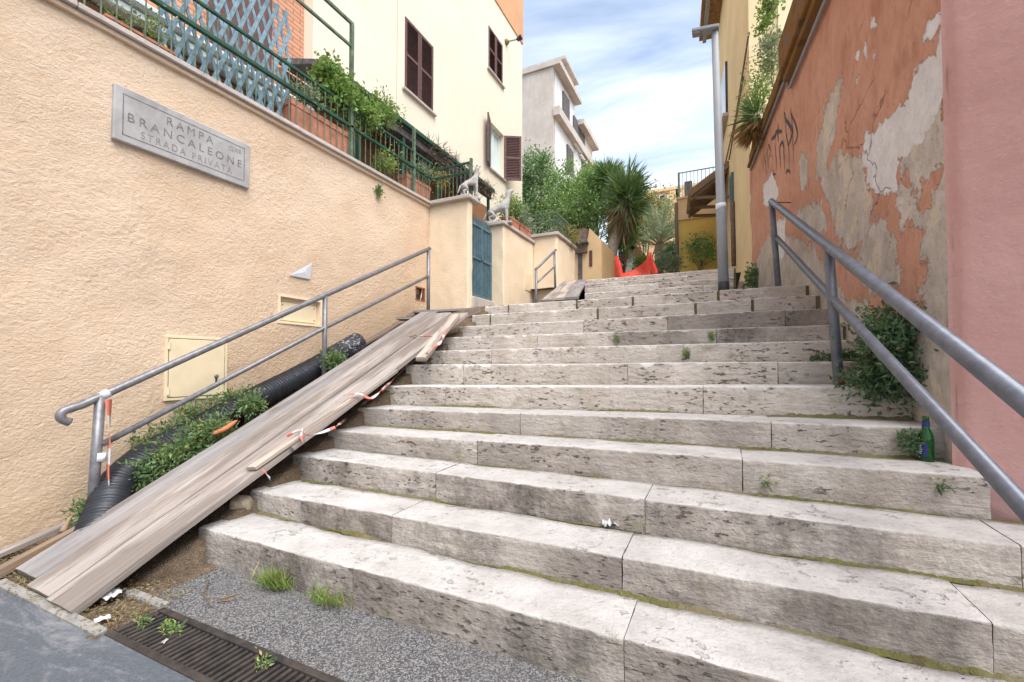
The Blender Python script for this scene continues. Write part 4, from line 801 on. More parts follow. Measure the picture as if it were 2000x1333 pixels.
de = (pf[-1] - pf[-8]); de /= np.linalg.norm(de); MB().tube([pf[-1] - de * .05, pf[-1] + de * .10, pf[-1] + de * .27, pf[-1] + de * .30], [.118, .122, .124, .115], 22).build('printed_sleeve', 'pipe_print', cp, True)
MB().tube([pf[-1] - de * .20, pf[-1] - de * .055], .124, 22).build('coupling', 'rubber_black', cp, True)

# ------------------------------------------------------------------ barrier tape
def ribbon(name, pts, w, label, parent=None, tw=3.0, seed=0, part=None):
    P = bezier(pts, 60); n = len(P); T = unit(np.gradient(P, axis=0)); L = np.concatenate([[0], np.cumsum(np.linalg.norm(np.diff(P, axis=0), axis=1))])
    up = np.array([.2, .1, 1.0]); S_ = unit(np.cross(T, up)); U = np.cross(S_, T); a = np.sin(L * tw * 2 + seed) * 1.2; D = S_ * np.cos(a)[:, None] + U * np.sin(a)[:, None]; Nn = np.cross(D, T)
    V = np.concatenate([P + D * w / 2 + Nn * .0006, P - D * w / 2 + Nn * .0006, P + D * w / 2 - Nn * .0006, P - D * w / 2 - Nn * .0006]); F = []
    for i in range(n - 1): F += [(i, i + 1, n + i + 1, n + i), (2 * n + i, 3 * n + i, 3 * n + i + 1, 2 * n + i + 1), (i, 2 * n + i, 2 * n + i + 1, i + 1), (n + i, n + i + 1, 3 * n + i + 1, 3 * n + i)]
    o = mesh_obj(name, V, F, 'tape', parent, True); set_attr(o, 'len', np.tile(L + seed * .07, 4))
    if label: tag(o, label, 'tape')
    return o
p0 = tops[0]
ribbon('barrier_tape', [p0 + [.035, .03, -.02], p0 + [.05, .035, -.25], p0 + [.05, .03, -.5], p0 + [.09, 0.02, -.66], p0 + [.15, -.03, -.75]], 0.055, 'red and white tape hanging down the lowest post of the left handrail', tw=1.5)
rt = thing('barrier_tape', 'red and white tape knotted round the battens along the plank ramp', 'tape', on_ramp(600, 850, .03))
R_ = lambda *a: [on_ramp(x, y, l) for x, y, l in a]
ribbon('strand', R_((560, 852, .05), (585, 842, .06), (600, 850, .055), (625, 846, .05), (655, 835, .03)), .022, None, rt, 4, 1)
ribbon('strand', [on_ramp(655, 835, .02), at_y(680, 815, YK[5] - .05), at_y(715, 785, YK[5] + .1), on_ramp(745, 763, .02)], .02, None, rt, 3, 2)
ribbon('strand', R_((670, 772, .05), (700, 770, .06), (725, 778, .05), (745, 762, .02)), .022, None, rt, 4, 3)
ribbon('strand', [on_ramp(745, 763, .02), at_y(775, 735, YK[6] + .2), at_y(800, 712, YK[7] + .1), on_ramp(835, 690, .03)], .022, None, rt, 3, 4)
ribbon('strand', R_((590, 838, .06), (588, 850, .055), (592, 866, .05)), .02, None, rt, 5, 5); ribbon('strand', R_((515, 918, .01), (520, 927, .02), (528, 936, .0)), .03, None, rt, 4, 0)
rt2 = thing('barrier_tape', 'thin red and white tape strands tied across the top of the lower ramp', 'tape', on_ramp(860, 660, .03))
ribbon('strand', R_((800, 655, .02), (828, 657, .03), (860, 656, .03)), .018, None, rt2, 3, 6); ribbon('strand', R_((832, 690, .08), (846, 678, .09), (862, 668, .07), (868, 650, .05)), .03, None, rt2, 4, 2)
ribbon('strand', [at_z(795, 640, 1.75), at_z(808, 615, 2.02), at_x(818, 600, XH - .1), at_x(825, 565, XH - .15)], .014, None, rt2, 3, 8)
ribbon('strand', [at_z(874, 620, 1.98), at_z(878, 608, 2.05), at_z(882, 602, 2.06)], .025, None, rt2, 3, 1)

# ------------------------------------------------------------------ weeds, grass, litter, bottle
def weed(name, label, c, rad, n, L, W, mat, seed, group=None, base=None, cat='plant', ncl=14, spread=0.045, hollow=.2):
    c = np.array(c, float); base = c - [0, 0, rad[2]] if base is None else np.array(base, float); t_ = thing(name, label, cat, base, group)
    P, A, ctr = clumps(c, rad, ncl, n // ncl, spread, seed, hollow); foliage('foliage', P, A, L, W, mat, t_, seed)
    r = np.random.default_rng(seed); mb = MB()
    for q in ctr[:10]: mb.tube(bezier([base + r.normal(size=3) * .02 * [1, 1, 0], (base + q) / 2 + r.normal(size=3) * .02, q], 6), 0.0025, 4)
    mb.build('stem', 'leaf_weed_dark', t_); return t_
W_ = [((330, 855), -4.16, .20, 'tallest weed tuft against the wall left of the meter door'), ((405, 815), -4.16, .20, 'reddish green weed behind the pipe below the meter door'), ((465, 785), -4.16, .16, 'weed behind the black pipe right of the meter door'),
      ((262, 948), -3.86, .09, 'small weed in front of the bent end of the pipe'), ((318, 918), -3.80, .15, 'bushy weed in front of the pipe beside the lowest planks'), ((365, 880), -3.80, .17, 'dense weed half covering the black pipe'), ((415, 845), -3.80, .17, 'weed growing over the middle of the black pipe'), ((490, 790), -3.84, .08, 'tiny sprig in front of the pipe below the hatch'), ((650, 705), -3.80, .10, 'weed at the foot of the middle post of the left handrail'), ((176, 1003), -3.90, .06, 'dark green sprout at the base of the lowest rail post')]
for i, (px, X_, r_, lb) in enumerate(W_):
    c = at_x(*px, X_); weed('weed', lb, c, (r_ * .8, r_ * 1.25, r_ * .8), int(5200 * r_ + 120), .042, .017, 'leaf_weed', 40 + i, 'weeds along the left wall', base=(c[0], c[1], gz_left(c[1])), ncl=int(24 * r_ / .15) + 5, spread=.035)
# wall weed on the right
c = at_plane(1738, 690, WP + WN * .10, WN); weed('wall_weed', 'large dark leafy weed hanging from the foot of the peeling wall', c, (.13, .20, .27), 2600, .040, .020, 'leaf_weed_dark', 60, ncl=34, spread=.05)
c = at_plane(1708, 745, WP + WN * .16, WN); weed('wall_weed', 'trailing grey green weed on the step edge below the large wall weed', c, (.11, .10, .12), 800, .035, .016, 'leaf_weed_dark', 61, ncl=16, spread=.035)
c = at_y(1640, 695, YK[8] - .04); weed('weed', 'low weed growing beside the middle post of the right handrail', c, (.15, .04, .03), 260, .035, .015, 'leaf_weed_dark', 62, ncl=10, spread=.02)
c = at_y(1775, 868, YK[5] - .04); weed('weed', 'small weed beside the green bottle', c, (.04, .03, .05), 200, .03, .013, 'leaf_weed_dark', 63, ncl=8, spread=.02)
c = at_plane(1472, 540, WP + WN * .05, WN); weed('wall_weed', 'narrow ivy on the corner of the yellow house and peeling wall', c, (.08, .12, .22), 500, .04, .03, 'leaf_dark', 64, ncl=12, spread=.05)
for i, (px, k, lb) in enumerate([((1390, 656), 9, 'bright moss tuft on the ninth riser'), ((1342, 690), 8, 'light green tuft in the eighth riser joint'), ((1205, 660), 9, 'moss tuft left of the middle on the ninth riser'), ((1497, 942), 4, 'tiny green sprout in the fourth riser'), ((1833, 950), 4, 'tiny yellow green sprout at the end of the fourth step')]):
    c = at_y(*px, YK[k] - .006); weed('moss_tuft', lb, c, (.03, .008, .04) if i < 3 else (.015, .008, .012), 220 if i < 3 else 40, .012 if i < 3 else .02, .008 if i < 3 else .012, 'leaf_grass', 70 + i, 'tufts growing in the risers', ncl=8, spread=.012)
def tuft(name, label, c, r, n, h, mat, seed, group=None, lean=.5):
    rg = np.random.default_rng(seed); t_ = thing(name, label, 'grass', c, group); P = np.array(c) + rg.normal(size=(n, 3)) * [r, r * .35, 0]; A = unit(np.stack([rg.normal(size=n) * lean, rg.normal(size=n) * lean - .2, np.ones(n)], 1))
    V, F = leaf_mesh(P, A, h * (.4 + .8 * rg.random(n)), .006, .1, seed); mesh_obj('blades', V, F, mat, t_)['kind'] = 'stuff'; return t_
c = at_z(575, 1128, 0); c[1] = YK[1] - .035; tuft('grass_tuft', 'green grass tuft at the foot of the first step', c, .05, 260, .11, 'leaf_grass', 80); c = at_z(668, 1160, 0); c[1] = YK[1] - .035; tuft('grass_tuft', 'thin grass tuft right of the green one on the first riser', c, .07, 120, .10, 'leaf_grass', 81)
c = at_z(790, 742, zf(6, -2.8)); tuft('grass_tuft', 'grass growing between the ramp planks and the sixth step', c, .05, 90, .16, 'leaf_grass', 82)
c = at_z(60, 1130, 0); tuft('grass_tuft', 'dry yellow grass at the left foot of the ramp', c, .10, 260, .045, 'leaf_straw', 83, lean=1.2); c = at_z(82, 1143, 0); tuft('grass_tuft', 'small green grass in front of the ramp foot', c, .03, 90, .05, 'leaf_grass', 84, lean=1)
for i, px in enumerate(((277, 1216), (325, 1228), (345, 1233), (513, 1297))):
    c = at_z(*px, 0.0); weed('sprout', ('sprout at the left end of the drain grate', 'low sprout on the grate, left of the pale pebble', 'low sprout on the grate, right of the first two', 'sprout near the lower edge on the drain grate')[i], c, (.03, .02, .008), 60, .02, .008, 'leaf_grass', 90 + i, 'sprouts in the drain grate', ncl=5, spread=.012)
def lump(name, label, cat, c, d, mat, seed, R=None, pw=.18):
    bm = bmesh.new(); bmesh.ops.create_icosphere(bm, subdivisions=3, radius=1)
    V = np.array([v.co[:] for v in bm.verts]); F = [tuple(v.index for v in f.verts) for f in bm.faces]; bm.free()
    nz = np.array([mnoise.noise(Vector(v * 1.4 + seed)) + .4 * mnoise.noise(Vector(v * 3.5 + seed)) for v in V]); V = np.sign(V) * np.abs(V) ** .75 * (1 + pw * nz)[:, None] * np.array(d)
    if R is not None: V = V @ np.array(R).T
    return tag(mesh_obj(name, V + np.array(c), F, mat, None, True), label, cat)
c = at_z(458, 1008, zf(1, -2.6)); lump('rock', 'round brown rock wedged under the planks on the first step', 'rock', c + [0, .05, .062], (.075, .055, .062), 'rock', 3.0, rotm(.2, .1, .4))
c = at_z(530, 938, zf(2, -2.6)); lump('wood_chunk', 'splintered orange brown wood chunk wedged under the ramp on the second step', 'wood', c + [0, .06, .035], (.085, .03, .03), 'wood_brown', 5.0, rotm(.2, -.3, -.3), .4)
def crumple(name, label, c, r, mat, seed, flat=.35, cat='litter'):
    rg = np.random.default_rng(int(seed * 10)); n = 9; X, Y = np.meshgrid(np.linspace(-1, 1, n), np.linspace(-1, 1, n), indexing='ij'); k_ = np.sqrt(1 - np.minimum(.98, (X ** 2 + Y ** 2) / 2.05)); Z = flat * (np.abs(fbm(X * 1.9 + seed, Y * 1.9, 3)) * 1.5 + .35 * k_)
    V = np.stack([X * r + rg.normal(size=X.shape) * .06 * r, Y * r * .75 + rg.normal(size=X.shape) * .06 * r, Z * r], -1).reshape(-1, 3); c_ = math.cos(seed); s_ = math.sin(seed); V = V @ np.array([[c_, s_, 0], [-s_, c_, 0], [0, 0, 1]])
    return tag(mesh_obj(name, V + np.array(c) + [0, 0, .003], grid_faces(n, n), mat, None, True), label, cat)
crumple('tissue', 'crumpled white tissue on the second step against the riser', at_z(1190, 1026, zf(2, 0)) + [0, -.015, 0], .045, 'paper', 2.1, .9)
crumple('paper_scrap', 'white paper scrap on the dirt by the drain', at_z(200, 1212, .004), .028, 'paper', 1.2, .5); crumple('plastic_bag', 'torn pale plastic bag at the right foot of the ramp', at_z(215, 1165, .015), .06, 'paper', 3.3, .5); crumple('plastic_bag', 'dirty white plastic bag under the planks beside the first riser', at_z(365, 1075, .01), .06, 'paper', 4.4, .8)
crumple('pebble_scrap', 'pale scrap lying on the drain grate', at_z(322, 1256, .003), .012, 'plaster_stone', 5.0, .8)
o = mesh_obj('dry_leaf', *leaf_mesh(np.array([at_z(418, 1172, .006)]), np.array([[.5, .35, .05]]), .13, .035, .3, 2), 'dry_leaf'); tag(o, 'long dry leaf lying on the speckled apron', 'leaf')
tag(MB().tube(bezier([at_z(408, 1133, .006), at_z(400, 1160, .012), at_z(414, 1183, .006)], 10), .004, 5).build('twig', 'bark', None, True), 'thin curved twig beside the dry leaf', 'twig')
cs = at_x(440, 838, -3.66); tag(MB().tube(bezier([cs + [0, -.10, -.03], cs + [.01, 0, .005], cs + [0, .10, .06]], 10), [.005, .018, .022, .022, .022, .022, .022, .02, .018, .012, .004], 8).build('orange_conduit', 'plastic_orange', None, True), 'torn orange plastic piece poking out beside the weeds and planks', 'plastic')
tag(MB().tube(bezier([at_x(350 - 228, 1040, -3.75), at_x(133, 1018, -3.8), at_x(140, 1008, -3.82)], 8), [.02, .018, .016, .013, .012, .012, .01, .008, .006][:len(bezier([(0, 0, 0), (0, 0, 1), (0, 1, 1)], 8))], 6).build('wood_stub', 'wood_brown', None, True), 'broken brown stick standing by the ramp at the stucco wall', 'stick')
# leaf litter: uncountable
rg = np.random.default_rng(5); P = np.stack([rg.uniform(-4.2, -2.5, 3200), rg.normal(1.17, .13, 3200), np.zeros(3200)], 1); P = P[(P[:, 1] > 1.0) & (P[:, 1] < 1.6)]; P[:, 2] = .006 + .01 * rg.random(len(P)); A = unit(np.stack([rg.normal(size=len(P)), rg.normal(size=len(P)), rg.normal(size=len(P)) * .25], 1))
V, F = leaf_mesh(P, A, .012 + .02 * rg.random(len(P)), .007, .2, 3); tag(mesh_obj('leaf_litter', V, F, 'leaf_straw'), 'dry brown litter scattered round the ramp foot', kind='stuff')
# moss along the backs of the treads: one soft mass
mv = MB()
for k in range(1, 12):
    x = np.arange(XL[k], XR[k] - .03, .012); n = len(x); am = {1: 1.0, 2: .8, 3: .7, 4: 1.0, 5: 1.25, 6: .6}.get(k, .8)
    w = fbm(x * 1.3 + k * 5, x * 0 + k * 3.3, 3) + (.34 if k < 7 else .0); f = np.clip(w * 2.2, 0, 1) * am; j = .55 + .9 * np.abs(fbm(x * 14, x * 0 + k, 3))
    h = f * .026 * j + .0005; d = f * .045 * j + .001; yb = YK[k + 1] + .004; z0 = zf(k, x) - .004
    V = np.zeros((n, 5, 3)); V[:, :, 0] = x[:, None]
    for q, (fd, fh) in enumerate(((1, 0), (.8, .35), (.45, .7), (.2, .95), (0, 1.0))): V[:, q, 1] = yb - d * fd; V[:, q, 2] = z0 + h * fh + rng.normal(size=n) * .0012
    mv.add(V.reshape(-1, 3), grid_faces(n, 5)[:, ::-1])
tag(mv.build('moss_clumps', 'moss', None, True), 'green brown moss along the backs of the treads', kind='stuff')
# bottle
c = at_z(1810, 902, zf(4, .9)); bt = thing('bottle', 'green glass beer bottle with navy label standing on the fourth step', 'bottle', c)
prof = [(.001, 0), (.028, 0), (.0305, .004), (.0305, .10), (.030, .125), (.026, .145), (.018, .163), (.0145, .178), (.0135, .215), (.0145, .217), (.0145, .228), (.012, .230), (.010, .228), (.010, .18), (.025, .13), (.027, .10), (.027, .008), (.001, .006)]
MB().lathe(prof, c, 28).build('glass_body', 'bottle_glass', bt, True)
ang = np.linspace(-2.95, -0.9 - .6, 14)
def wrap(r, z0, z1, a0, a1, nm, mt_, n=14):
    a = np.linspace(a0, a1, n); V = np.concatenate([np.stack([r * np.cos(a), r * np.sin(a), a * 0 + z] , 1) for z in (z0, z1)]) + c; return mesh_obj(nm, V, [(i, i + 1, n + i + 1, n + i) for i in range(n - 1)], mt_, bt, True)
wrap(.0311, .030, .098, -3.9, -1.75, 'front_label', 'label_navy'); wrap(.0155, .178, .205, 0, 6.28, 'neck_foil', 'label_navy', 20)
for i, z_ in enumerate((.040, .050, .060, .070, .080)): wrap(.0315, z_, z_ + .006, -2.95 - .10 * (i % 2), -2.55 + .08 * (i % 3), 'label_letter', 'label_white', 5)
# ------------------------------------------------------------------ fence, trellis and planters on the left wall
XF_ = XW - 0.09
ZF2, ZF1 = COPZ + 0.72, COPZ + 0.47
fn = thing('terrace_fence', 'dark green metal fence with thin balusters on top of the cream wall', 'fence', (XF_, 3, COPZ))
y0_, y1_ = -1.2, YRET + 0.18
MB().b(XF_ - .018, XF_ + .018, y0_, y1_, COPZ + .0, COPZ + .028).build('bottom_rail', 'green_paint', fn)
MB().b(XF_ - .022, XF_ + .022, y0_, y1_, ZF1 - .02, ZF1 + .02, .004).build('middle_rail', 'green_paint', fn); MB().b(XF_ - .016, XF_ + .016, y0_, y1_, ZF2 - .016, ZF2 + .016, .004).build('top_rail', 'green_paint', fn)
b0 = MB().tube([(0, 0, 0), (0, 0, ZF2 - COPZ - .03)], .0062, 6).build('baluster', 'green_pale', fn); bme = b0.data; yb = y0_ + .05; b0.location = (XF_, yb, COPZ + .02)
while yb < y1_ - .1:
    yb += .098; inst('baluster', bme, (XF_, yb, COPZ + .02), (random.uniform(-.01, .01), 0, 0), fn)
yp = [at_x(685, 300, XF_)[1], at_x(808, 380, XF_)[1]]; ztall = at_x(685, 47, XF_)[2]; zt2 = at_x(685, 92, XF_)[2]
MB().b(XF_ - .022, XF_ + .022, yp[0] - .022, yp[0] + .022, COPZ, ztall).build('tall_post', 'green_pale', fn)
MB().b(XF_ - .02, XF_ + .02, yp[1] - .02, yp[1] + .02, COPZ, at_x(808, 250, XF_)[2]).build('post', 'green_pale', fn)
MB().b(XF_ - .018, XF_ + .018, y0_, yp[0] + .02, ztall, ztall + .035).build('pergola_rail', 'green_pale', fn); MB().b(XF_ - .015, XF_ + .015, y0_, yp[0] - .02, zt2, zt2 + .03).build('pergola_rail', 'green_pale', fn)
xr_ = np.linspace(XF_ + .1, XP - .12, 9); yr_ = YRET + .2
for z_ in (COPZ + .02, ZF1, COPZ + .62): MB().b(XF_, XP - .08, yr_ - .014, yr_ + .014, z_ - .014, z_ + .014).build('return_rail', 'green_paint', fn)
MB().b(XP - .10, XP - .06, yr_ - .02, yr_ + .02, COPZ, COPZ + .68).build('post', 'green_pale', fn)
for x_ in xr_: inst('baluster', bme, (x_, yr_, COPZ + .02), (0, 0, 0), fn, (1, 1, .86))
tr = thing('trellis', 'pale blue expanding wood trellis fixed behind the green fence', 'trellis', (XF_ - .12, 2, COPZ))
ta, tb = at_x(312, 60, XF_ - .12)[1], at_x(566, 150, XF_ - .12)[1]; tz0, tz1 = COPZ + .03, at_x(562, 28, XF_ - .12)[2] + .02
sl_h = tz1 - tz0; dx = sl_h / math.tan(math.radians(70)); ns_t = int((tb - ta + dx) / .115)
for d_s, off in ((1, 0), (-1, .014)):
    for i in range(ns_t + 1):
        s0 = ta - (dx if d_s > 0 else 0) + i * .115; p_ = [s0, tz0]; q_ = [s0 + d_s * dx, tz1]
        def clip(p, q):
            p = list(p); q = list(q)
            for lo, sg in ((ta, 1), (tb, -1)):
                for a, b in ((p, q), (q, p)):
                    if (a[0] - lo) * sg < 0:
                        if (b[0] - lo) * sg <= 0.02: return None
                        f = (lo - a[0]) / (b[0] - a[0]); a[1] = a[1] + f * (b[1] - a[1]); a[0] = lo
            return p, q
        cpq = clip(p_, q_)
        if cpq and abs(cpq[0][1] - cpq[1][1]) > .15:
            e_ = random.uniform(-.03, .05); MB().beam((XF_ - .12 - off, cpq[0][0], cpq[0][1]), (XF_ - .12 - off, cpq[1][0], cpq[1][1] + 0 * e_), .036, .010, up=(1, 0, 0)).build('slat', 'trellis_blue', tr)
def planter(label, x, ya, yb, z, h=.17, w=.19, group='terracotta planters on the walls'):
    t_ = thing('planter', label, 'planter', (x, (ya + yb) / 2, z), group); L = yb - ya; mb = MB(); V = []
    for zz, sc in ((0, .86), (h * .82, .98), (h * .82, 1.06), (h, 1.06), (h, .94), (h * .8, .93)):
        V += [(x + sx * w / 2 * sc, (ya + yb) / 2 + sy * (L / 2 - w / 2 + w / 2 * sc), z + zz) for sx, sy in ((-1, -1), (1, -1), (1, 1), (-1, 1))]
    F = [(3, 2, 1, 0)] + [(i * 4 + j, i * 4 + (j + 1) % 4, i * 4 + 4 + (j + 1) % 4, i * 4 + 4 + j) for i in range(5) for j in range(4)]
    mb.add(V, F); mb.build('trough', 'terracotta', t_); MB().b(x - w * .45, x + w * .45, ya + .02, yb - .02, z + h * .7, z + h * .82).build('soil', 'dirt', t_); return t_
XPl = XF_ - .13
planter('long terracotta planter under the trellis near the left edge', XPl, at_x(195, 60, XPl)[1], at_x(330, 100, XPl)[1], COPZ + .01, .13)
planter('long terracotta planter right of the blue trellis on the wall', XPl, at_x(556, 215, XPl)[1], at_x(672, 285, XPl)[1], COPZ + .02, .36, .22)
planter('short terracotta planter before the post near the wall corner', XPl, at_x(786, 355, XPl)[1], at_x(832, 380, XPl)[1], COPZ + .02, .32)
planter('terracotta planter on the terrace behind the corner fence', XPl - .5, YRET - .2, YRET + .35, COPZ + .02, .3, .3)
def bush(name, label, c, rad, n, L, W, mat, seed, base=None, cat='plant', group=None, ncl=24, spread=.06, stem='bark', sn=7, r0=.006, hollow=.35):
    c = np.array(c, float); base = c - [0, 0, rad[2]] if base is None else np.array(base, float); t_ = thing(name, label, cat, base, group)
    P, A, ctr = clumps(c, rad, ncl, n // ncl, spread, seed, hollow); foliage('foliage', P, A, L, W, mat, t_, seed); branchy(base, ctr, stem, t_, r0, 'stem', sn, .05, seed, .1); return t_
GP = 'potted plants on the left wall'
for i, (px, rad, n, mt_, L, W, lb) in enumerate([((598, 190), (.12, .17, .10), 420, 'leaf_olive', .05, .022, 'thin grey green plant at the left end of the middle planter'), ((650, 165), (.19, .25, .27), 1900, 'leaf_geranium', .06, .045, 'tall bright green plant beside the green post'), ((700, 215), (.22, .32, .22), 2400, 'leaf_geranium', .05, .03, 'bushy light green plant hanging over the fence'), ((745, 215), (.17, .26, .2), 1100, 'leaf_geranium', .045, .025, 'loose green plant right of the bushy one'), ((655, 245), (.14, .34, .12), 700, 'leaf_straw', .05, .012, 'dry twiggy growth in the middle planter'),
                                            ((752, 315), (.12, .14, .10), 900, 'leaf_grass', .035, .022, 'parsley like plant low on the wall near the corner'), ((822, 338), (.14, .2, .10), 700, 'leaf_olive', .05, .016, 'grassy plant in the short planter'), ((862, 350), (.14, .16, .1), 500, 'leaf_yellow', .05, .018, 'yellowish plant in the corner of the fence'), ((270, 45), (.08, .25, .05), 220, 'leaf_grass', .035, .02, 'sparse sprouts in the leftmost planter')]):
    c = at_x(*px, XPl + (.12 if i == 5 else 0)); bush('potted_plant', lb, c, rad, n, L, W, mt_, 110 + i, base=(c[0], c[1], max(COPZ + .12, c[2] - rad[2] - .1)), group=GP, ncl=22)
c = at_x(740, 375, XW + .03); weed('ivy_sprig', 'small ivy sprig hanging down the stucco wall', c, (.02, .05, .07), 90, .035, .03, 'leaf_weed', 130, ncl=7, spread=.02, base=c + [0, .05, .12])
# ---- statues
def creature(name, label, loc, heading, s=1.0, zs=1.0):
    J = [('rump', (-.13, 0, .17), .062), ('mid', (0, 0, .205), .055), ('chest', (.10, 0, .25), .066), ('neck', (.135, 0, .345), .044), ('head', (.15, 0, .435), .043), ('muz', (.20, 0, .475), .024), ('nose', (.225, 0, .492), .015)]
    E_ = [(0, 1), (1, 2), (2, 3), (3, 4), (4, 5), (5, 6)]; idx = 7
    for sg in (-1, 1):
        for ch, root in ((((.115, sg * .045, .19), .034), ((.125, sg * .046, .10), .023), ((.12, sg * .046, .02), .02), ((.155, sg * .047, .012), .018)), 2), ((((-.115, sg * .05, .13), .046), ((-.055, sg * .056, .085), .03), ((-.14, sg * .055, .055), .02), ((-.125, sg * .055, .012), .018), ((-.09, sg * .055, .01), .017)), 0):
            pr = root
            for p_, r_ in ch: J.append(('j', p_, r_)); E_.append((pr, idx)); pr = idx; idx += 1
        J.append(('ear', (.135, sg * .03, .475), .014)); E_.append((4, idx)); idx += 1
    pr = 0
    for p_, r_ in (((-.185, 0, .13), .018), ((-.215, 0, .06), .013), ((-.235, 0, .02), .01)): J.append(('t', p_, r_)); E_.append((pr, idx)); pr = idx; idx += 1
    me = bpy.data.meshes.new('body'); me.from_pydata([(j[1][0] * s, j[1][1] * s, j[1][2] * s * zs) for j in J], E_, []); o = bpy.data.objects.new('body', me); link(o)
    md_ = o.modifiers.new('skin', 'SKIN'); sv = me.skin_vertices[0].data
    for i, j in enumerate(J): sv[i].radius = (j[2] * s, j[2] * s); sv[i].use_root = (i == 0)
    sb = o.modifiers.new('sub', 'SUBSURF'); sb.levels = 2; sb.render_levels = 2; dg = bpy.context.evaluated_depsgraph_get(); m2 = bpy.data.meshes.new_from_object(o.evaluated_get(dg)); bpy.data.objects.remove(o)
    t_ = thing(name, label, 'statue', loc); a = math.atan2(heading[1], heading[0]); m2.transform(Matrix.Translation(Vector(loc) + Vector((0, 0, .03))) @ Matrix.Rotation(a, 4, 'Z')); m2.materials.clear(); m2.materials.append(M['plaster_stone']); m2.polygons.foreach_set('use_smooth', [True] * len(m2.polygons))
    ob = bpy.data.objects.new('body', m2); link(ob); parent_to(ob, t_); MB().box(np.array(loc) + [0, 0, .015], (.40 * s, .15 * s, .03), rotm(0, 0, a), .004).build('plinth', 'plaster_stone', t_)
creature('dog_statue', 'pale stone dog statue standing on the pillar left of the blue gate', (XP - .06, YRET + .12, COPZ - .004), (.62, .78), .85, 1.3)
creature('dog_statue', 'pale stone dog statue with raised head on the corner right of the blue gate', (XQ - .14, YG1 + .1, ZQ - .004), (.93, .38), 1.15)
# fence and planters on the garden walls
f2 = thing('garden_fence', 'green metal railing on the stepped cream garden walls', 'fence', (XS, YQ1, ZS))
def fence_run(t_, p, q, h, n, sp=.1):
    p = np.array(p); q = np.array(q); up = np.array([0, 0, 1.0])
    for f in (.06, .62, 1.0): MB().beam(p + up * h * f, q + up * h * f, .025, .022).build('rail', 'green_pale', t_)
    for i in range(n): b_ = p + (q - p) * (i + .5) / n; MB().beam(b_, b_ + up * (h + .05), .011, .011, up=(1, 0, 0)).build('baluster', 'green_pale', t_)
fence_run(f2, (XQ - .1, YQ1 + .1, ZS), (XS - .05, YQ1 + .1, ZS), .42, 7); fence_run(f2, (XS - .06, YQ1 + .15, ZS), (XS - .06, YS1, ZS), .42, 11)
for i, (ya, yb) in enumerate(((YG1 + .35, YG1 + .75), (YG1 + .8, YQ1 - .03))): planter(('left terracotta planter on the wall behind the dog statue', 'right terracotta planter on the wall before the stepped wall')[i], XQ - .13, ya, yb, ZQ, .2)
c = (XQ - .13, YG1 + .55, ZQ + .4); bush('potted_plant', 'yellow green plant behind the dog statue', c, (.18, .24, .24), 1500, .05, .022, 'leaf_geranium', 140, group=GP); c = (XQ - .13, YG1 + 1.0, ZQ + .4); bush('potted_plant', 'leggy olive plant in the right garden wall planter', c, (.18, .3, .24), 1300, .06, .02, 'leaf_olive', 141, group=GP)
c = (XS - .1, YS1 - .3, ZS + .15); bush('potted_plant', 'spiky yellow potted plant on the stepped wall', c, (.15, .2, .2), 220, .16, .03, 'leaf_yellow', 142, group=GP); bush('potted_plant', 'green plant behind the garden railing', (XQ - .5, YQ1 + .6, ZS + .3), (.3, .35, .25), 700, .06, .03, 'leaf_olive', 143, group=GP)

# ------------------------------------------------------------------ house behind the terrace
XH_ = -5.8; YH1 = at_x(1020, 300, XH_)[1]; YH0 = at_x(611, 60, XH_)[1]; ZB = at_x(1018, 84, XH_)[2]
hs = thing('cream_house', 'tall cream house with brown shutters above the terrace', 'house', (XH_ - 3, 9, 3.35))
def rect(px0, px1): return rect_on_x(XH_, px0, px1)
W1, W2, W3 = rect((791, 32), (845, 222)), rect((954, 50), (981, 169)), rect((957, 237), (984, 352))
def wall_with_holes(name, x, y0, y1, z0, z1, holes, mat, parent, th=.25):
    ys = sorted({y0, y1, *[h[i] for h in holes for i in (0, 1)]}); zs = sorted({z0, z1, *[h[i] for h in holes for i in (2, 3)]}); mb = MB()
    for a, b in zip(ys, ys[1:]):
        for c_, d in zip(zs, zs[1:]):
            if any(h[0] <= a and b <= h[1] and h[2] <= c_ and d <= h[3] for h in holes): continue
            mb.add([(x, a, c_), (x, b, c_), (x, b, d), (x, a, d)], [(0, 1, 2, 3)])
    for h in holes:
        mb.add([(x, h[0], h[2]), (x, h[1], h[2]), (x, h[1], h[3]), (x, h[0], h[3]), (x - th, h[0], h[2]), (x - th, h[1], h[2]), (x - th, h[1], h[3]), (x - th, h[0], h[3])], [(0, 4, 5, 1), (1, 5, 6, 2), (2, 6, 7, 3), (3, 7, 4, 0)])
    return mb.build(name, mat, parent)
wall_with_holes('wall', XH_, YH0, YH1, 3.35, ZB, [W1, W2, W3], 'house_cream', hs)
MB().b(XH_ - 8, XH_ - .5, YH0, YH1 - .01, 3.3, 16).build('rear_block', 'house_cream', hs)
e_ = MB(); e_.add([(XH_, YH1, 3.35), (XH_ - 8, YH1, 3.35), (XH_ - 8, YH1, 16), (XH_, YH1, 16)], [(0, 1, 2, 3)]); e_.build('side_wall', 'house_cream', hs); MB().add([(XH_, YH0, 3.35), (XH_, YH0, 16), (XH_ - .5, YH0, 16), (XH_ - .5, YH0, 3.35)], [(0, 1, 2, 3)]).build('side_return', 'house_cream', hs)
MB().b(XH_ - .45, XH_ + .03, YH0, YH1 + .02, ZB, 16.2).build('upper_storey', 'house_terracotta', hs)
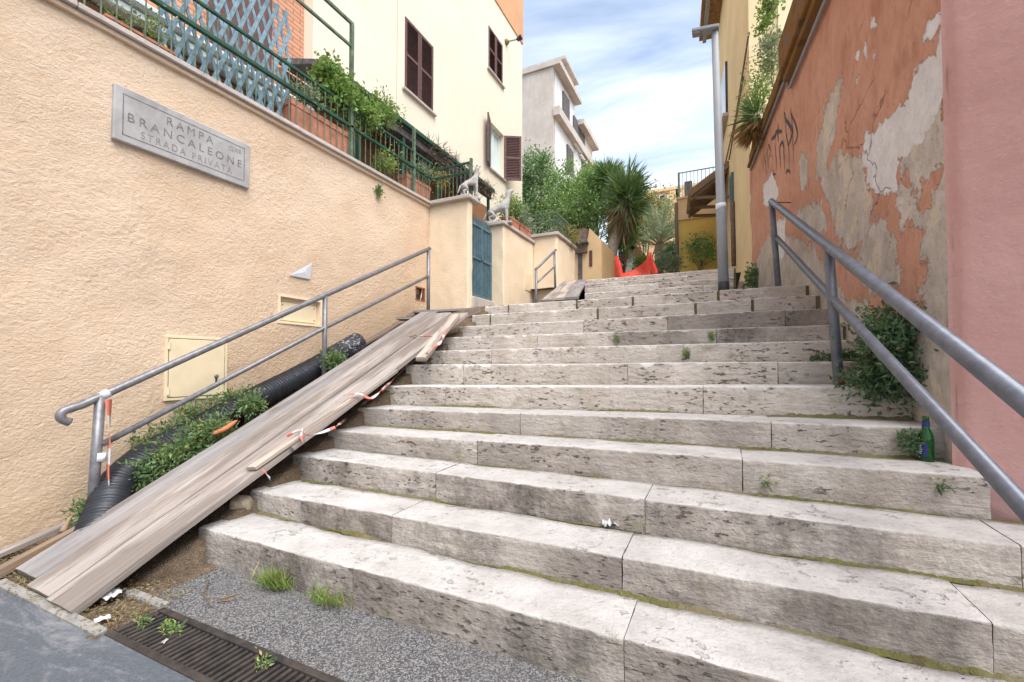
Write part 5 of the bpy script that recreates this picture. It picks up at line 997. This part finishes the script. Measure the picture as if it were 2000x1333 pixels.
def shutter_leaf(parent, o, du, w, h, mat='shutter_brown', t=.04, nsl=None, mid=True):
    """o bottom hinge corner, du horizontal unit, plane normal n = du x z"""
    o = np.array(o, float); du = np.array(du, float); up = np.array([0, 0, 1.0]); nn_ = np.cross(du, up); R = np.column_stack([du, nn_, up]); mb = MB(); fw = .06
    mb.box(o + du * fw / 2 + up * h / 2, (fw, t, h), R); mb.box(o + du * (w - fw / 2) + up * h / 2, (fw, t, h), R)
    for z_ in (fw / 2, h / 2, h - fw / 2) if mid else (fw / 2, h - fw / 2): mb.box(o + du * w / 2 + up * z_, (w - 2 * fw - .002, t * .98, fw), R)
    lf = mb.build('shutter', mat, parent); ms = MB(); n_ = int(h / .052)
    for i in range(n_):
        z_ = fw + (h - 2 * fw) * (i + .5) / n_; ms.box(o + du * w / 2 + up * z_, (w - 2 * fw, .008, .05), R @ rotm(math.radians(38), 0, 0))
    s_ = ms.build('louvre_slats', mat, lf); s_['kind'] = 'stuff'
    bk = MB().box(o + du * w / 2 + up * h / 2 - nn_ * t * .3, (w - 2 * fw, .006, h - 2 * fw), R).build('backing', 'roof_dark', lf); return lf
for wnd, closed in ((W1, True), (W2, True), (W3, False)):
    a, b, c_, d = wnd; wd = b - a
    MB().b(XH_ - .25, XH_ - .2, a, b, c_, d).build('window_pane', 'glass_dark', hs)
    MB().b(XH_ - .02, XH_ + .07, a - .08, b + .08, c_ - .05, c_ - .002, .005).build('sill', 'coping', hs)
    if closed:
        for k_ in (0, 1): shutter_leaf(hs, (XH_ - .005, a + k_ * wd / 2 + (.006 if k_ else 0), c_ + .004), (0, 1, 0), wd / 2 - .006, d - c_ - .008)
    else:
        fm = MB(); fm.b(XH_ - .2, XH_ - .14, a, a + .07, c_, d); fm.b(XH_ - .2, XH_ - .14, b - .07, b, c_, d); fm.b(XH_ - .2, XH_ - .14, a + wd / 2 - .05, a + wd / 2 + .05, c_, d); fm.b(XH_ - .199, XH_ - .141, a, b, d - .08, d); fm.b(XH_ - .199, XH_ - .141, a, b, c_, c_ + .08); fm.build('window_frame', 'white_paint', hs)
        MB().b(XH_ - .195, XH_ - .18, a + .07, b - .07, c_ + .08, d - .08).build('curtain', 'white_paint', hs)
        shutter_leaf(hs, (XH_ + .01, b + .01, c_), (.86, .5, 0), wd / 2 + .08, d - c_); shutter_leaf(hs, (XH_ + .01, a - .01, c_), (.35, -.93, 0), wd / 2, d - c_)
fl = thing('wall_lamp', 'small brass floodlight on the cream house beside the upper right shutters', 'lamp', at_x(988, 83, XH_)); q = at_x(988, 83, XH_); MB().lathe([(.09, 0), (.09, .05), (.04, .1)], q, 12, rotm(0, math.pi / 2, 0)).build('bracket', 'leaf_yellow', fl); MB().tube([q + [.1, 0, 0], q + [.35, .1, .05]], .02, 6).build('arm', 'lamp_grey', fl); MB().lathe([(.05, 0), (.08, .16)], q + [.33, .1, .03], 10, rotm(0, 1.2, 0)).build('lamp_head', 'rubber_black', fl)
MB().tube([(XH_ + .03, at_x(775, 100, XH_)[1], 5.4), (XH_ + .03, at_x(775, 100, XH_)[1], 16)], .012, 6).build('cable', 'house_cream', hs)
# brick wing
bw = thing('brick_house', 'brick faced house wing behind the blue trellis', 'house', (-7, 2, 3.35))
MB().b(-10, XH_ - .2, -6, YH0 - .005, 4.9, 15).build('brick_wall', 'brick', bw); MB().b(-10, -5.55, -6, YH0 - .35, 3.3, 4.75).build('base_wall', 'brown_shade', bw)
zc_ = 4.78; MB().b(-6.0, -5.42, -6, YH0 - .3, zc_, zc_ + .10, .02).build('cornice', 'white_paint', bw); MB().b(-6.0, -5.36, -6, YH0 - .3, zc_ + .105, zc_ + .2, .03).build('cornice', 'white_paint', bw)
ya = at_x(470, 60, XH_ - .2)[1]; MB().b(XH_ - .23, XH_ - .17, ya - .45, ya + .45, 5.0, 7.6).build('window_grille', 'shutter_brown', bw)
# porch canopy over the ground floor
XC_ = -4.95; zc = at_x(690, 163, XC_)[2]; yc1 = at_x(962, 366, XC_)[1]
pc = thing('porch_canopy', 'long dark porch canopy with green gutter against the cream house', 'canopy', (XC_, 7, zc))
cpv = MB(); cpv.add([(XC_, YH0 - .6, zc - .02), (XC_, yc1, zc - .02), (XH_ + .002, yc1, zc + .25), (XH_ + .002, YH0 - .6, zc + .25), (XC_, YH0 - .6, zc - .09), (XC_, yc1, zc - .09), (XH_ + .002, yc1, zc + .16), (XH_ + .002, YH0 - .6, zc + .16)], [(0, 1, 2, 3), (7, 6, 5, 4), (0, 4, 5, 1), (1, 5, 6, 2), (3, 7, 4, 0)]); cpv.build('roof_sheet', 'roof_dark', pc)
MB().b(XC_ - .02, XC_ + .06, YH0 - .6, yc1 + .02, zc - .07, zc + .012, .01).build('gutter', 'green_paint', pc); MB().b(XC_ - .1, XC_ - .03, YH0 - .5, yc1, zc - .22, zc - .095).build('beam', 'roof_dark', pc)
for y_ in np.linspace(YH0 + .2, yc1 - .1, 5): MB().b(XC_ - .09, XC_ - .04, y_ - .03, y_ + .03, 3.35, zc - .22).build('post', 'green_paint', pc)
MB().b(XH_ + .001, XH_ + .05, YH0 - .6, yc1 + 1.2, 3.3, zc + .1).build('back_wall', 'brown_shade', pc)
P = np.stack([rng.uniform(XC_ - .1, XC_ + .1, 900), rng.uniform(yc1 - 2.6, yc1, 900), rng.uniform(zc - .22, zc + .02, 900)], 1); V, F = leaf_mesh(P, unit(rng.normal(size=(900, 3)) * [.5, 1.2, .6]), .22, .012, .1, 4); mesh_obj('dry_creeper', V, F, 'thatch', pc)['kind'] = 'stuff'

# ------------------------------------------------------------------ structures at the top of the stairs
YB = 11.3
ob = thing('garden_hut', 'apricot rendered hut corner with small barred window above the upper ramp', 'building', (-3.2, YB, 2.7))
xa_, xb_ = at_y(1143, 500, YB)[0], at_y(1175, 500, YB)[0]; zt_ = at_y(1160, 452, YB)[2]
MB().b(xa_ - .6, xb_, YB, YB + 2, 2.5, zt_ - .25).build('wall', 'apricot', ob); MB().add([(xa_ + .05, YB + .001, zt_ - .26), (xb_, YB + .001, zt_ - .26), (xa_ + .12, YB + .001, zt_ + .1), (xa_ + .05, YB + 1, zt_ - .26), (xb_, YB + 1, zt_ - .26), (xa_ + .12, YB + 1, zt_ + .1)], [(0, 1, 2), (5, 4, 3), (1, 4, 5, 2), (0, 2, 5, 3)]).build('gable', 'apricot', ob)
wx0, wx1 = at_y(1151, 500, YB)[0], at_y(1157, 500, YB)[0]; MB().b(wx0, wx1, YB - .02, YB + .05, at_y(1154, 521, YB)[2], at_y(1154, 490, YB)[2]).build('window', 'shutter_brown', ob)
xg0, xg1 = at_y(1129, 500, YB - .02)[0], at_y(1137, 500, YB - .02)[0]; MB().b(xg0, xg1, YB - .03, YB + .02, 2.6, at_y(1130, 487, YB)[2]).build('door', 'roof_dark', ob); MB().b(xa_ - .6, xa_ + .06, YB - .12, YB + 1, zt_ - .55, zt_ + .08).build('roof_slope', 'thatch', ob); MB().b(xg0 - .05, xa_ + .1, YB - .25, YB, at_y(1130, 480, YB)[2], at_y(1130, 476, YB)[2]).build('door_canopy', 'roof_dark', ob)
lw_ = block_wall('rubble_wall', 'low overgrown rubble wall behind the orange net', xb_ + .01, -1.9, YB + .8, YB + 1.1, 2.5, 3.5, 'rock', cap=False)
YS_ = 15.2; sh = thing('white_shed', 'small white gabled shed behind the orange net', 'shed', (-2.4, YS_, 2.7)); sx0, sx1 = at_y(1218, 520, YS_)[0], at_y(1247, 520, YS_)[0]; zr_ = at_y(1246, 512, YS_)[2]
zp = at_y(1236, 483, YS_)[2]; MB().add([(sx0, YS_, 2.5), (sx1, YS_, 2.5), (sx1, YS_, zr_ + .25), (sx1 - .18, YS_, zp), (sx0, YS_, zr_), (sx0, YS_ + 2, 2.5), (sx1, YS_ + 2, 2.5), (sx1, YS_ + 2, zr_ + .25), (sx1 - .18, YS_ + 2, zp), (sx0, YS_ + 2, zr_)], [(0, 1, 2, 3, 4), (9, 8, 7, 6, 5), (0, 5, 6, 1), (1, 6, 7, 2), (4, 9, 5, 0)]).build('wall', 'white_paint', sh)
MB().beam((sx1 - .18, YS_ - .1, zp + .03), (sx1 + .12, YS_ - .1, zr_ + .05), .25, .05, up=(0, -1, 0)).build('roof_edge', 'roof_tile', sh); MB().beam((sx1 - .18, YS_ - .1, zp + .03), (sx0 - .1, YS_ - .1, zr_ + .02), .25, .05, up=(0, -1, 0)).build('roof_edge', 'roof_tile', sh)
# orange safety net
YN = 9.0; nt = thing('safety_net', 'bright orange red plastic safety net strung across the top of the steps', 'net', (-1.7, YN, 2.75))
top_px = [(1200, 502), (1206, 500), (1212, 512), (1216, 534), (1232, 527), (1250, 516), (1262, 508), (1267, 494), (1271, 493), (1277, 512), (1284, 527)]
tops_ = np.array([at_y(x, y, YN) for x, y in top_px]); nx_ = 66; xs_ = np.linspace(tops_[0, 0], tops_[-1, 0], nx_); zt_n = np.interp(xs_, tops_[:, 0], tops_[:, 2]); zb_n = ZK[16][0] + .0; ncol = 26
Pn = np.zeros((nx_, ncol, 3))
for j in range(ncol):
    f = j / (ncol - 1); Pn[:, j, 0] = xs_; Pn[:, j, 1] = YN + .08 * np.sin(xs_ * 9 + f * 3) + .05 * f; Pn[:, j, 2] = zb_n + (zt_n - zb_n) * f
Fn = grid_faces(nx_, ncol); mm = MB(); 
o = mesh_obj('mesh_sheet', Pn.reshape(-1, 3), Fn, 'net', nt, True); wf = o.modifiers.new('wire', 'WIREFRAME'); wf.thickness = .014; wf.use_even_offset = False
for x_, z_ in ((tops_[1][0], tops_[1][2]), (tops_[8][0], tops_[8][2])): MB().tube([(x_, YN + .03, zb_n - .05), (x_, YN + .03, z_)], .012, 6).build('stake', 'rust', nt)
# yellow house
HP = on_wall(LW - .1, 0); hy = thing('yellow_house', 'yellow rendered house beyond the peeling wall on the right', 'house', HP + [1, 3, 2])
HL = 5.4; Rh = np.column_stack([WD, -WN, [0, 0, 1]])
MB().box(HP + WD * HL / 2 - WN * 2.5 + [0, 0, 5.5], (HL, 5.0, 11), Rh).build('street_wall', 'yellow_house', hy)
MB().box(HP - WD * .02 - WN * 2.75 + [0, 0, 8.2], (.03, 4.6, 7.6), Rh).build('side_wall', 'pale_yellow', hy)
MB().box(HP + WD * HL / 2 - WN * 2.3 + [0, 0, 11.1], (HL + .5, 5.6, .18), Rh).build('eave', 'roof_tile', hy); MB().box(HP + WD * HL / 2 + WN * .36 + [0, 0, 10.95], (HL + .4, .10, .12), Rh).build('gutter', 'lamp_grey', hy)
def hw(px, py, d=0.0): q = at_plane(px, py, HP + WN * d, WN); return q
wA, wB = hw(1419, 120, .02), hw(1409, 255, .02); sA, sB_ = np.dot(wA - HP, WD), np.dot(wB - HP, WD); z1_, z0_ = wA[2], hw(1412, 262, .02)[2]
MB().box(HP + WD * (sA + sB_) / 2 + WN * .03 + [0, 0, (z0_ + z1_) / 2], (abs(sB_ - sA), .05, z1_ - z0_), Rh).build('shutter', 'glass_dark', hy); MB().box(HP + WD * (sA + sB_) / 2 + WN * .06 + [0, 0, z0_ - .06], (abs(sB_ - sA) + .2, .14, .08), Rh).build('sill', 'coping', hy)
for a_, b_ in (((1462, 70), (1437, 230)), ((1437, 230), (1417, 318)), ((1452, 150), (1424, 312))): MB().tube([hw(*a_, .04), hw(*b_, .04)], .016, 6).build('pipe', 'thatch', hy, True)
MB().tube([hw(1430, 395, .05), hw(1433, 520, .05)], .045, 8).build('downpipe', 'thatch', hy, True)
q = hw(1429, 385, .03); MB().box(q, (.35, .05, 1.0), Rh).build('window_shutter', 'gate_blue', hy)
# awning
aw = thing('door_awning', 'small tiled lean-to awning on the yellow house', 'awning', hw(1420, 350)); s0_ = np.dot(hw(1424, 322) - HP, WD); zc0 = hw(1424, 322)[2]; aD = .88
def aw_pt(s, d, z): return HP + WD * s + WN * d + np.array([0, 0, z])
za, zb_ = zc0, zc0 - .62
for nm, t0, t1, mt_ in (('tiles', 0.0, .05, 'roof_tile'), ('soffit', -.05, -.002, 'wood_brown')):
    V = [aw_pt(s0_, 0, za + t0), aw_pt(s0_, aD, zb_ + t0), aw_pt(s0_ + 1.7, aD, zb_ + t0), aw_pt(s0_ + 1.7, 0, za + t0), aw_pt(s0_, 0, za + t1), aw_pt(s0_, aD, zb_ + t1), aw_pt(s0_ + 1.7, aD, zb_ + t1), aw_pt(s0_ + 1.7, 0, za + t1)]
    MB().add(V, [(0, 1, 2, 3), (7, 6, 5, 4), (0, 4, 5, 1), (1, 5, 6, 2), (2, 6, 7, 3)]).build(nm, mt_, aw)
for i in range(10): MB().tube([aw_pt(s0_ + .03 + i * .18, -.0, za + .07), aw_pt(s0_ + .03 + i * .18, aD + .03, zb_ + .07)], .055, 8).build('roof_tile', 'roof_tile', aw, True)
for s_ in (.1, .8, 1.5): MB().beam(aw_pt(s0_ + s_, 0, za - .75), aw_pt(s0_ + s_, aD - .1, zb_ - .06), .06, .07).build('bracket', 'wood_brown', aw); MB().beam(aw_pt(s0_ + s_, 0, za - .08), aw_pt(s0_ + s_, aD, zb_ - .09), .06, .07).build('rafter', 'wood_brown', aw)
MB().box(aw_pt(s0_ - .012, aD / 2, (za + zb_) / 2 + .01), (.02, aD * 1.0, .01), Rh).build('verge', 'ochre', aw) if False else None
MB().beam(aw_pt(s0_ - .02, 0, za), aw_pt(s0_ - .02, aD + .02, zb_), .03, .10).build('verge_board', 'wood_brown', aw)
# ochre building across the path
YO = 14.4; oc = thing('ochre_building', 'low ochre building with apricot parapet closing the path', 'building', (-.6, YO, 2.7)); x0_, x1_ = at_y(1326, 480, YO)[0], at_y(1440, 480, YO)[0]; zp_, zm_ = at_y(1327, 391, YO)[2], at_y(1330, 431, YO)[2]
MB().b(x0_, x1_, YO, YO + 4, 2.4, zm_).build('lower_wall', 'ochre', oc); MB().b(x0_ - .03, x1_, YO - .05, YO + 4, zm_ + .001, zp_).build('parapet', 'apricot', oc); MB().b(x0_ - .06, x1_, YO - .09, YO + 4, zp_, zp_ + .06).build('coping', 'apricot', oc)
MB().tube([(x0_ - .06, YO - .06, 2.6), (x0_ - .06, YO - .06, zp_ - .1)], .05, 8).build('downpipe', 'thatch', oc, True)
tr2 = thing('roof_railing', 'thin pale teal railing on the roof of the ochre building', 'railing', (x0_, YO, zp_)); zr2 = at_y(1327, 338, YO)[2]
for i in range(16): x_ = x0_ + .02 + (x1_ - x0_) * i / 15; MB().b(x_ - .008, x_ + .008, YO + .05, YO + .066, zp_ + .06, zr2).build('baluster', 'rail_teal', tr2)
MB().b(x0_, x1_, YO + .045, YO + .075, zr2, zr2 + .025).build('top_rail', 'rail_teal', tr2); MB().b(x0_ - .02, x0_ + .04, YO + .03, YO + .09, zp_ + .06, zr2 + .03).build('corner_post', 'rail_teal', tr2)
tag(MB().b(at_y(1337, 370, YO + .3)[0], at_y(1352, 370, YO + .3)[0], YO + .2, YO + .35, zp_ + .06, at_y(1340, 357, YO + .3)[2], .01).build('condenser_unit', 'concrete'), 'grey box standing on the flat roof behind the teal railing', 'box')
# lamp post
YL = YK[12] + .42; lp = thing('lamp_post', 'slender grey street lamp standing on the landing at the right', 'street lamp', at_y(1413, 563, YL)); Lb = at_y(1414, 566, YL); Lt = at_y(1396, 60, YL); Lb[2] = zl - .02
MB().tube([Lb, Lb + (Lt - Lb) * .35, Lb + (Lt - Lb) * .352, Lt], [.058, .056, .050, .038], 16).build('pole', 'lamp_grey', lp, True); MB().tube([Lb + (Lt - Lb) * .005, Lb + (Lt - Lb) * .055], .0595, 16).build('base_sleeve', 'rubber_black', lp, True); MB().tube([Lb + (Lt - Lb) * .325, Lb + (Lt - Lb) * .345], .0575, 16).build('sticker_band', 'label_white', lp, True)
MB().box(Lt + [-.10, -.02, .02], (.30, .12, .045), rotm(0, .12, 0), .01).build('lamp_head', 'lamp_grey', lp); MB().box(Lt + [-.20, -.02, .015], (.09, .09, .042), rotm(0, .12, 0), .005).build('lens', 'concrete', lp)
# plants on the ledge of the peeling wall
on_w0 = lambda px, py: at_plane(px, py, WP + WN * .12, WN)
pt = on_wall(sB - .35, 4.87, -.05); tp = thing('terracotta_pot', 'round terracotta pot on the high ledge of the peeling wall', 'pot', pt); qz = wall_sz(1565, 35); qz = on_w0(1563, 22); pt = qz - [0, 0, .16]; pt[2] = max(pt[2], 4.862); MB().lathe([(.10, 0), (.145, .2), (.165, .21), (.165, .27), (.14, .27), (.135, .22)], pt, 22).build('pot', 'terracotta', tp, True)
MB().lathe([(.001, .2), (.13, .2)], pt, 12).build('soil', 'dirt', tp)
def on_w(px, py, d): return at_plane(px, py, WP + WN * d, WN)
c = on_w(1495, 22, .12); bush('ledge_vine', 'green vine trailing left from the terracotta pot high on the wall', c, (.10, .30, .08), 420, .05, .045, 'leaf_geranium', 150, base=pt + [0, 0, .2], ncl=9, spread=.05, r0=.008)
c = on_w(1505, 100, .06); bush('ledge_shrub', 'grey green shrub on the far ledge of the peeling wall', c, (.10, .28, .22), 1100, .04, .018, 'leaf_olive', 151, base=on_wall(wall_sz(1512, 150)[0], 4.83), ncl=20, spread=.07)
c = on_w(1490, 165, .08); bush('ledge_shrub', 'mixed green plants on the far ledge below the grey shrub', c, (.12, .40, .18), 900, .05, .022, 'leaf_geranium', 152, base=on_wall(wall_sz(1492, 215)[0], 4.83), ncl=18, spread=.08)
yd = on_w(1480, 225, .08); yt = thing('ledge_yucca', 'small yucca with hanging dry orange leaves on the far ledge', 'plant', yd); r_ = np.random.default_rng(8); n_ = 130; A = unit(r_.normal(size=(n_, 3)) + [-.5, -.2, .5]); V, F = leaf_mesh(np.repeat(yd[None], n_, 0) + A * .03, A, .36, .022, .1, 3); mesh_obj('green_leaves', V, F, 'leaf_yucca', yt); A = unit(r_.normal(size=(160, 3)) * [.5, .5, .35] + [-.45, -.1, -1.0]); V, F = leaf_mesh(np.repeat(yd[None], 160, 0) - [0, 0, .05] + A * .05, A, .42, .03, .1, 4); mesh_obj('dry_leaves', V, F, 'leaf_dry', yt); MB().tube([yd - [-.1, 0, .35], yd], .03, 6).build('stem', 'bark', yt)

# ------------------------------------------------------------------ trees and far buildings
def tree(name, label, px, d, rad_px, n, ncl, L, W, mat, seed, basez=2.7, spread=.16, r0=.09, group='trees at the top of the stairs', trunk='bark', hollow=.35):
    dd = ray(*px); c = ORG + dd / FPX * d; rx = rad_px[0] * d / FPX; rz = rad_px[1] * d / FPX; base = np.array([c[0], c[1], basez]); t_ = thing(name, label, 'tree', base, group)
    P, A, ctr = clumps(c, (rx, rx * .9, rz), ncl, n // ncl, spread, seed, hollow); foliage('crown', P, A, L, W, mat, t_, seed); branchy(base, ctr, trunk, t_, r0, 'trunk', 14, .4, seed); return t_, c
tree('laurel_tree', 'dark green laurel beside the corner of the cream house', (1046, 380), 15.5, (44, 88), 9000, 60, .10, .05, 'leaf_dark', 200, spread=.17)
tree('broadleaf_tree', 'bushy mid green tree left of the yucca', (1120, 408), 14.6, (72, 76), 15000, 90, .095, .045, 'leaf_tree', 201, spread=.17)
tree('broadleaf_tree', 'light green tree behind the bushy one, with a loose top', (1160, 372), 16.2, (44, 46), 5000, 40, .12, .04, 'leaf_geranium', 202, spread=.16)
tree('ivy_tree', 'hanging green foliage below the yucca crown', (1216, 458), 13.6, (22, 36), 3600, 40, .09, .05, 'leaf_tree', 203, spread=.14, r0=.05)
tree('yellow_tree', 'yellow leaved autumn tree behind the yucca', (1262, 430), 23, (52, 44), 7000, 60, .14, .07, 'leaf_yellow', 204, spread=.3)
tree('dark_shrub', 'dark green shrub beside the ochre building', (1312, 498), 14.6, (16, 22), 1800, 30, .09, .04, 'leaf_dark', 205, spread=.12, r0=.03)
tree('grey_shrub', 'low silvery shrub at the foot of the palm', (1300, 518), 12.6, (28, 14), 2400, 30, .07, .03, 'leaf_olive', 206, spread=.08, r0=.02)
tree('low_bush', 'yellow green bush between the white shed and the net', (1255, 515), 13.5, (13, 12), 900, 14, .08, .04, 'leaf_grass', 207, spread=.08, r0=.02)
tree('wall_climber', 'climbing plant with sparse leaves on the ochre wall', (1366, 487), 13.1, (30, 36), 900, 26, .08, .055, 'leaf_tree', 208, spread=.10, r0=.02, basez=2.9)
# yucca
dY = 13.0; yc = ORG + ray(1224, 388) / FPX * dY; yk = thing('yucca_tree', 'tall yucca tree with a spiky dark green head and hanging dry leaves', 'tree', (yc[0] - .4, yc[1], 2.7)); r_ = np.random.default_rng(3)
n_ = 620; A = unit(r_.normal(size=(n_, 3)) + [.05, 0, .45]); V, F = leaf_mesh(yc + A * .08 + r_.normal(size=(n_, 3)) * [.06, .06, .22], A, .62 + .2 * r_.random(n_), .045, .12, 6); mesh_obj('crown', V, F, 'leaf_yucca', yk)
yc2 = ORG + ray(1190, 350) / FPX * (dY + .9); A = unit(r_.normal(size=(260, 3)) + [0, 0, .5]); V, F = leaf_mesh(yc2 + A * .08, A, .62, .045, .12, 7); mesh_obj('side_crown', V, F, 'leaf_yucca', yk)
A = unit(r_.normal(size=(300, 3)) * [.3, .3, .25] + [-.25, 0, -1]); V, F = leaf_mesh(yc + [-.08, 0, -.25] + r_.normal(size=(300, 3)) * [.1, .1, .22], A, .85, .04, .1, 8); mesh_obj('dry_skirt', V, F, 'leaf_straw', yk)
tb_ = ORG + ray(1193, 545) / FPX * dY; MB().tube(bezier([(tb_[0], tb_[1], 2.5), tb_ + [0, 0, .6], yc + [-.25, 0, -.9], yc], 12), np.linspace(.22, .10, len(bezier([(0, 0, 0), (0, 0, 1), (0, 0, 2), (0, 0, 3)], 12))), 10).build('trunk', 'bark_pale', yk, True); MB().tube(bezier([tb_ + [0, 0, .9], (tb_ + yc2) / 2, yc2], 8), .07, 8).build('limb', 'bark', yk, True)
# palm
dP = 17; pcn = ORG + ray(1287, 480) / FPX * dP; pm = thing('palm_tree', 'pale grey green palm with arching fronds behind the net', 'tree', (pcn[0], pcn[1], 2.6)); Pl, Al = [], []; stems = MB()
for i in range(44):
    a = r_.uniform(0, 6.28); el = r_.uniform(.25, 1.45); Lf = 1.75; d0 = np.array([math.cos(a) * math.cos(el), math.sin(a) * math.cos(el), math.sin(el)]); t_ = np.linspace(0, 1, 18)[:, None]; path = pcn + d0 * Lf * t_ + np.array([0, 0, -1]) * (t_ ** 2) * Lf * .35 * math.cos(el); stems.tube(path[::4], .012, 4)
    T = unit(np.gradient(path, axis=0)); S_ = unit(np.cross(T, [0, 0, 1.0]))
    for sg in (-1, 1): Pl.append(path[3:]); Al.append(unit(T[3:] * .8 + sg * S_[3:] * .9 + [0, 0, .1]))
V, F = leaf_mesh(np.concatenate(Pl), np.concatenate(Al), .34, .03, .1, 9); mesh_obj('fronds', V, F, 'leaf_palm', pm); stems.build('frond_stems', 'leaf_straw', pm); MB().tube([(pcn[0], pcn[1], 2.5), pcn], .16, 10).build('trunk', 'thatch', pm, True)
# old grey apartment block
dO = 30; oc_ = ORG + ray(1081, 130) / FPX * dO; XO, YOo, ZO = oc_[0], oc_[1], oc_[2]; YE = at_x(1156, 300, XO)[1]; YM = at_x(1122, 200, XO)[1]
og = thing('old_apartment_block', 'old weathered grey white apartment block behind the trees', 'building', (XO - 4, YOo, 2.6))
MB().b(XO - 12, XO - .02, YOo, YM, 2, ZO).build('front_wall', 'old_grey', og); MB().b(XO - .019, XO, YOo + .3, YM, 2, ZO - .3).build('side_wall', 'old_white', og)
MB().b(XO - 12, XO + .05, YM, YE, 2, at_x(1150, 285, XO)[2]).build('rear_wing', 'old_white', og); MB().b(XO - 12.1, XO + .5, YOo - .15, YM + .3, ZO, ZO + .3).build('cornice', 'old_grey', og); MB().b(XO - 5, XO - .2, YM - 2.4, YM + .8, ZO + .3, ZO + 2.0).build('roof_house', 'old_white', og); MB().b(XO - 5.1, XO + .1, YM - 2.5, YM + .9, ZO + 2.0, ZO + 2.2).build('roof_house_cornice', 'old_grey', og)
zm2 = at_x(1097, 240, XO)[2]; MB().b(XO, XO + .45, YOo - .1, YE, zm2 - .4, zm2 + .2).build('string_course', 'old_grey', og); MB().b(XO - 11, XO + .6, YM + .5, YE + .2, at_x(1150, 285, XO)[2], at_x(1150, 285, XO)[2] + .4).build('cornice', 'old_grey', og)
for px, h_ in (((1104, 220), 2.4), ((1124, 262), 2.2), ((1112, 322), 2.4), ((1135, 285), 2.2), ((1139, 322), 2.2)):
    q = at_x(*px, XO); w_ = MB().b(XO + .001, XO + .12, q[1] - .7, q[1] + .7, q[2] - h_ / 2, q[2] + h_ / 2).build('window', 'roof_dark', og); MB().b(XO + .1, XO + .3, q[1] - .9, q[1] + .9, q[2] - h_ / 2 - .15, q[2] - h_ / 2 - .001).build('sill', 'old_white', w_)
# far salmon building
YF = 40; sf = thing('salmon_building', 'far salmon building with cream pilasters above the palm', 'building', (-5, YF, 2.6)); x0_, x1_ = at_y(1240, 400, YF)[0], at_y(1420, 400, YF)[0]; zt_ = at_y(1290, 376, YF)[2]; zc_ = at_y(1290, 401, YF)[2]
MB().b(x0_, x1_, YF, YF + 10, 2, zt_).build('wall', 'salmon_far', sf); MB().b(x0_ - .1, x1_, YF - .25, YF, zc_ - .2, zc_ + .35).build('cornice', 'apricot', sf); MB().b(x0_ - .1, x1_, YF - .2, YF + .2, zt_, zt_ + .25).build('parapet', 'apricot', sf)
for px in (1262, 1318, 1330): q = at_y(px, 400, YF); MB().b(q[0] - .4, q[0] + .4, YF - .15, YF, 2, zt_ - .001).build('pilaster', 'apricot', sf)
for px in (1285, 1302): q = at_y(px, 388, YF); MB().b(q[0] - .55, q[0] + .55, YF - .05, YF, q[2] - .35, q[2] + .3).build('window', 'white_paint', sf)

a0, a1, b0, b1 = rect_on_x(XQ + .012, (1026, 531), (1040, 572))
tag(MB().b(XQ - .01, XQ + .016, a0, a1, b0, b1, .004).build('meter_cover', 'metal_cream'), 'small cream meter cover low on the garden wall by the upper handrail', 'cabinet door')
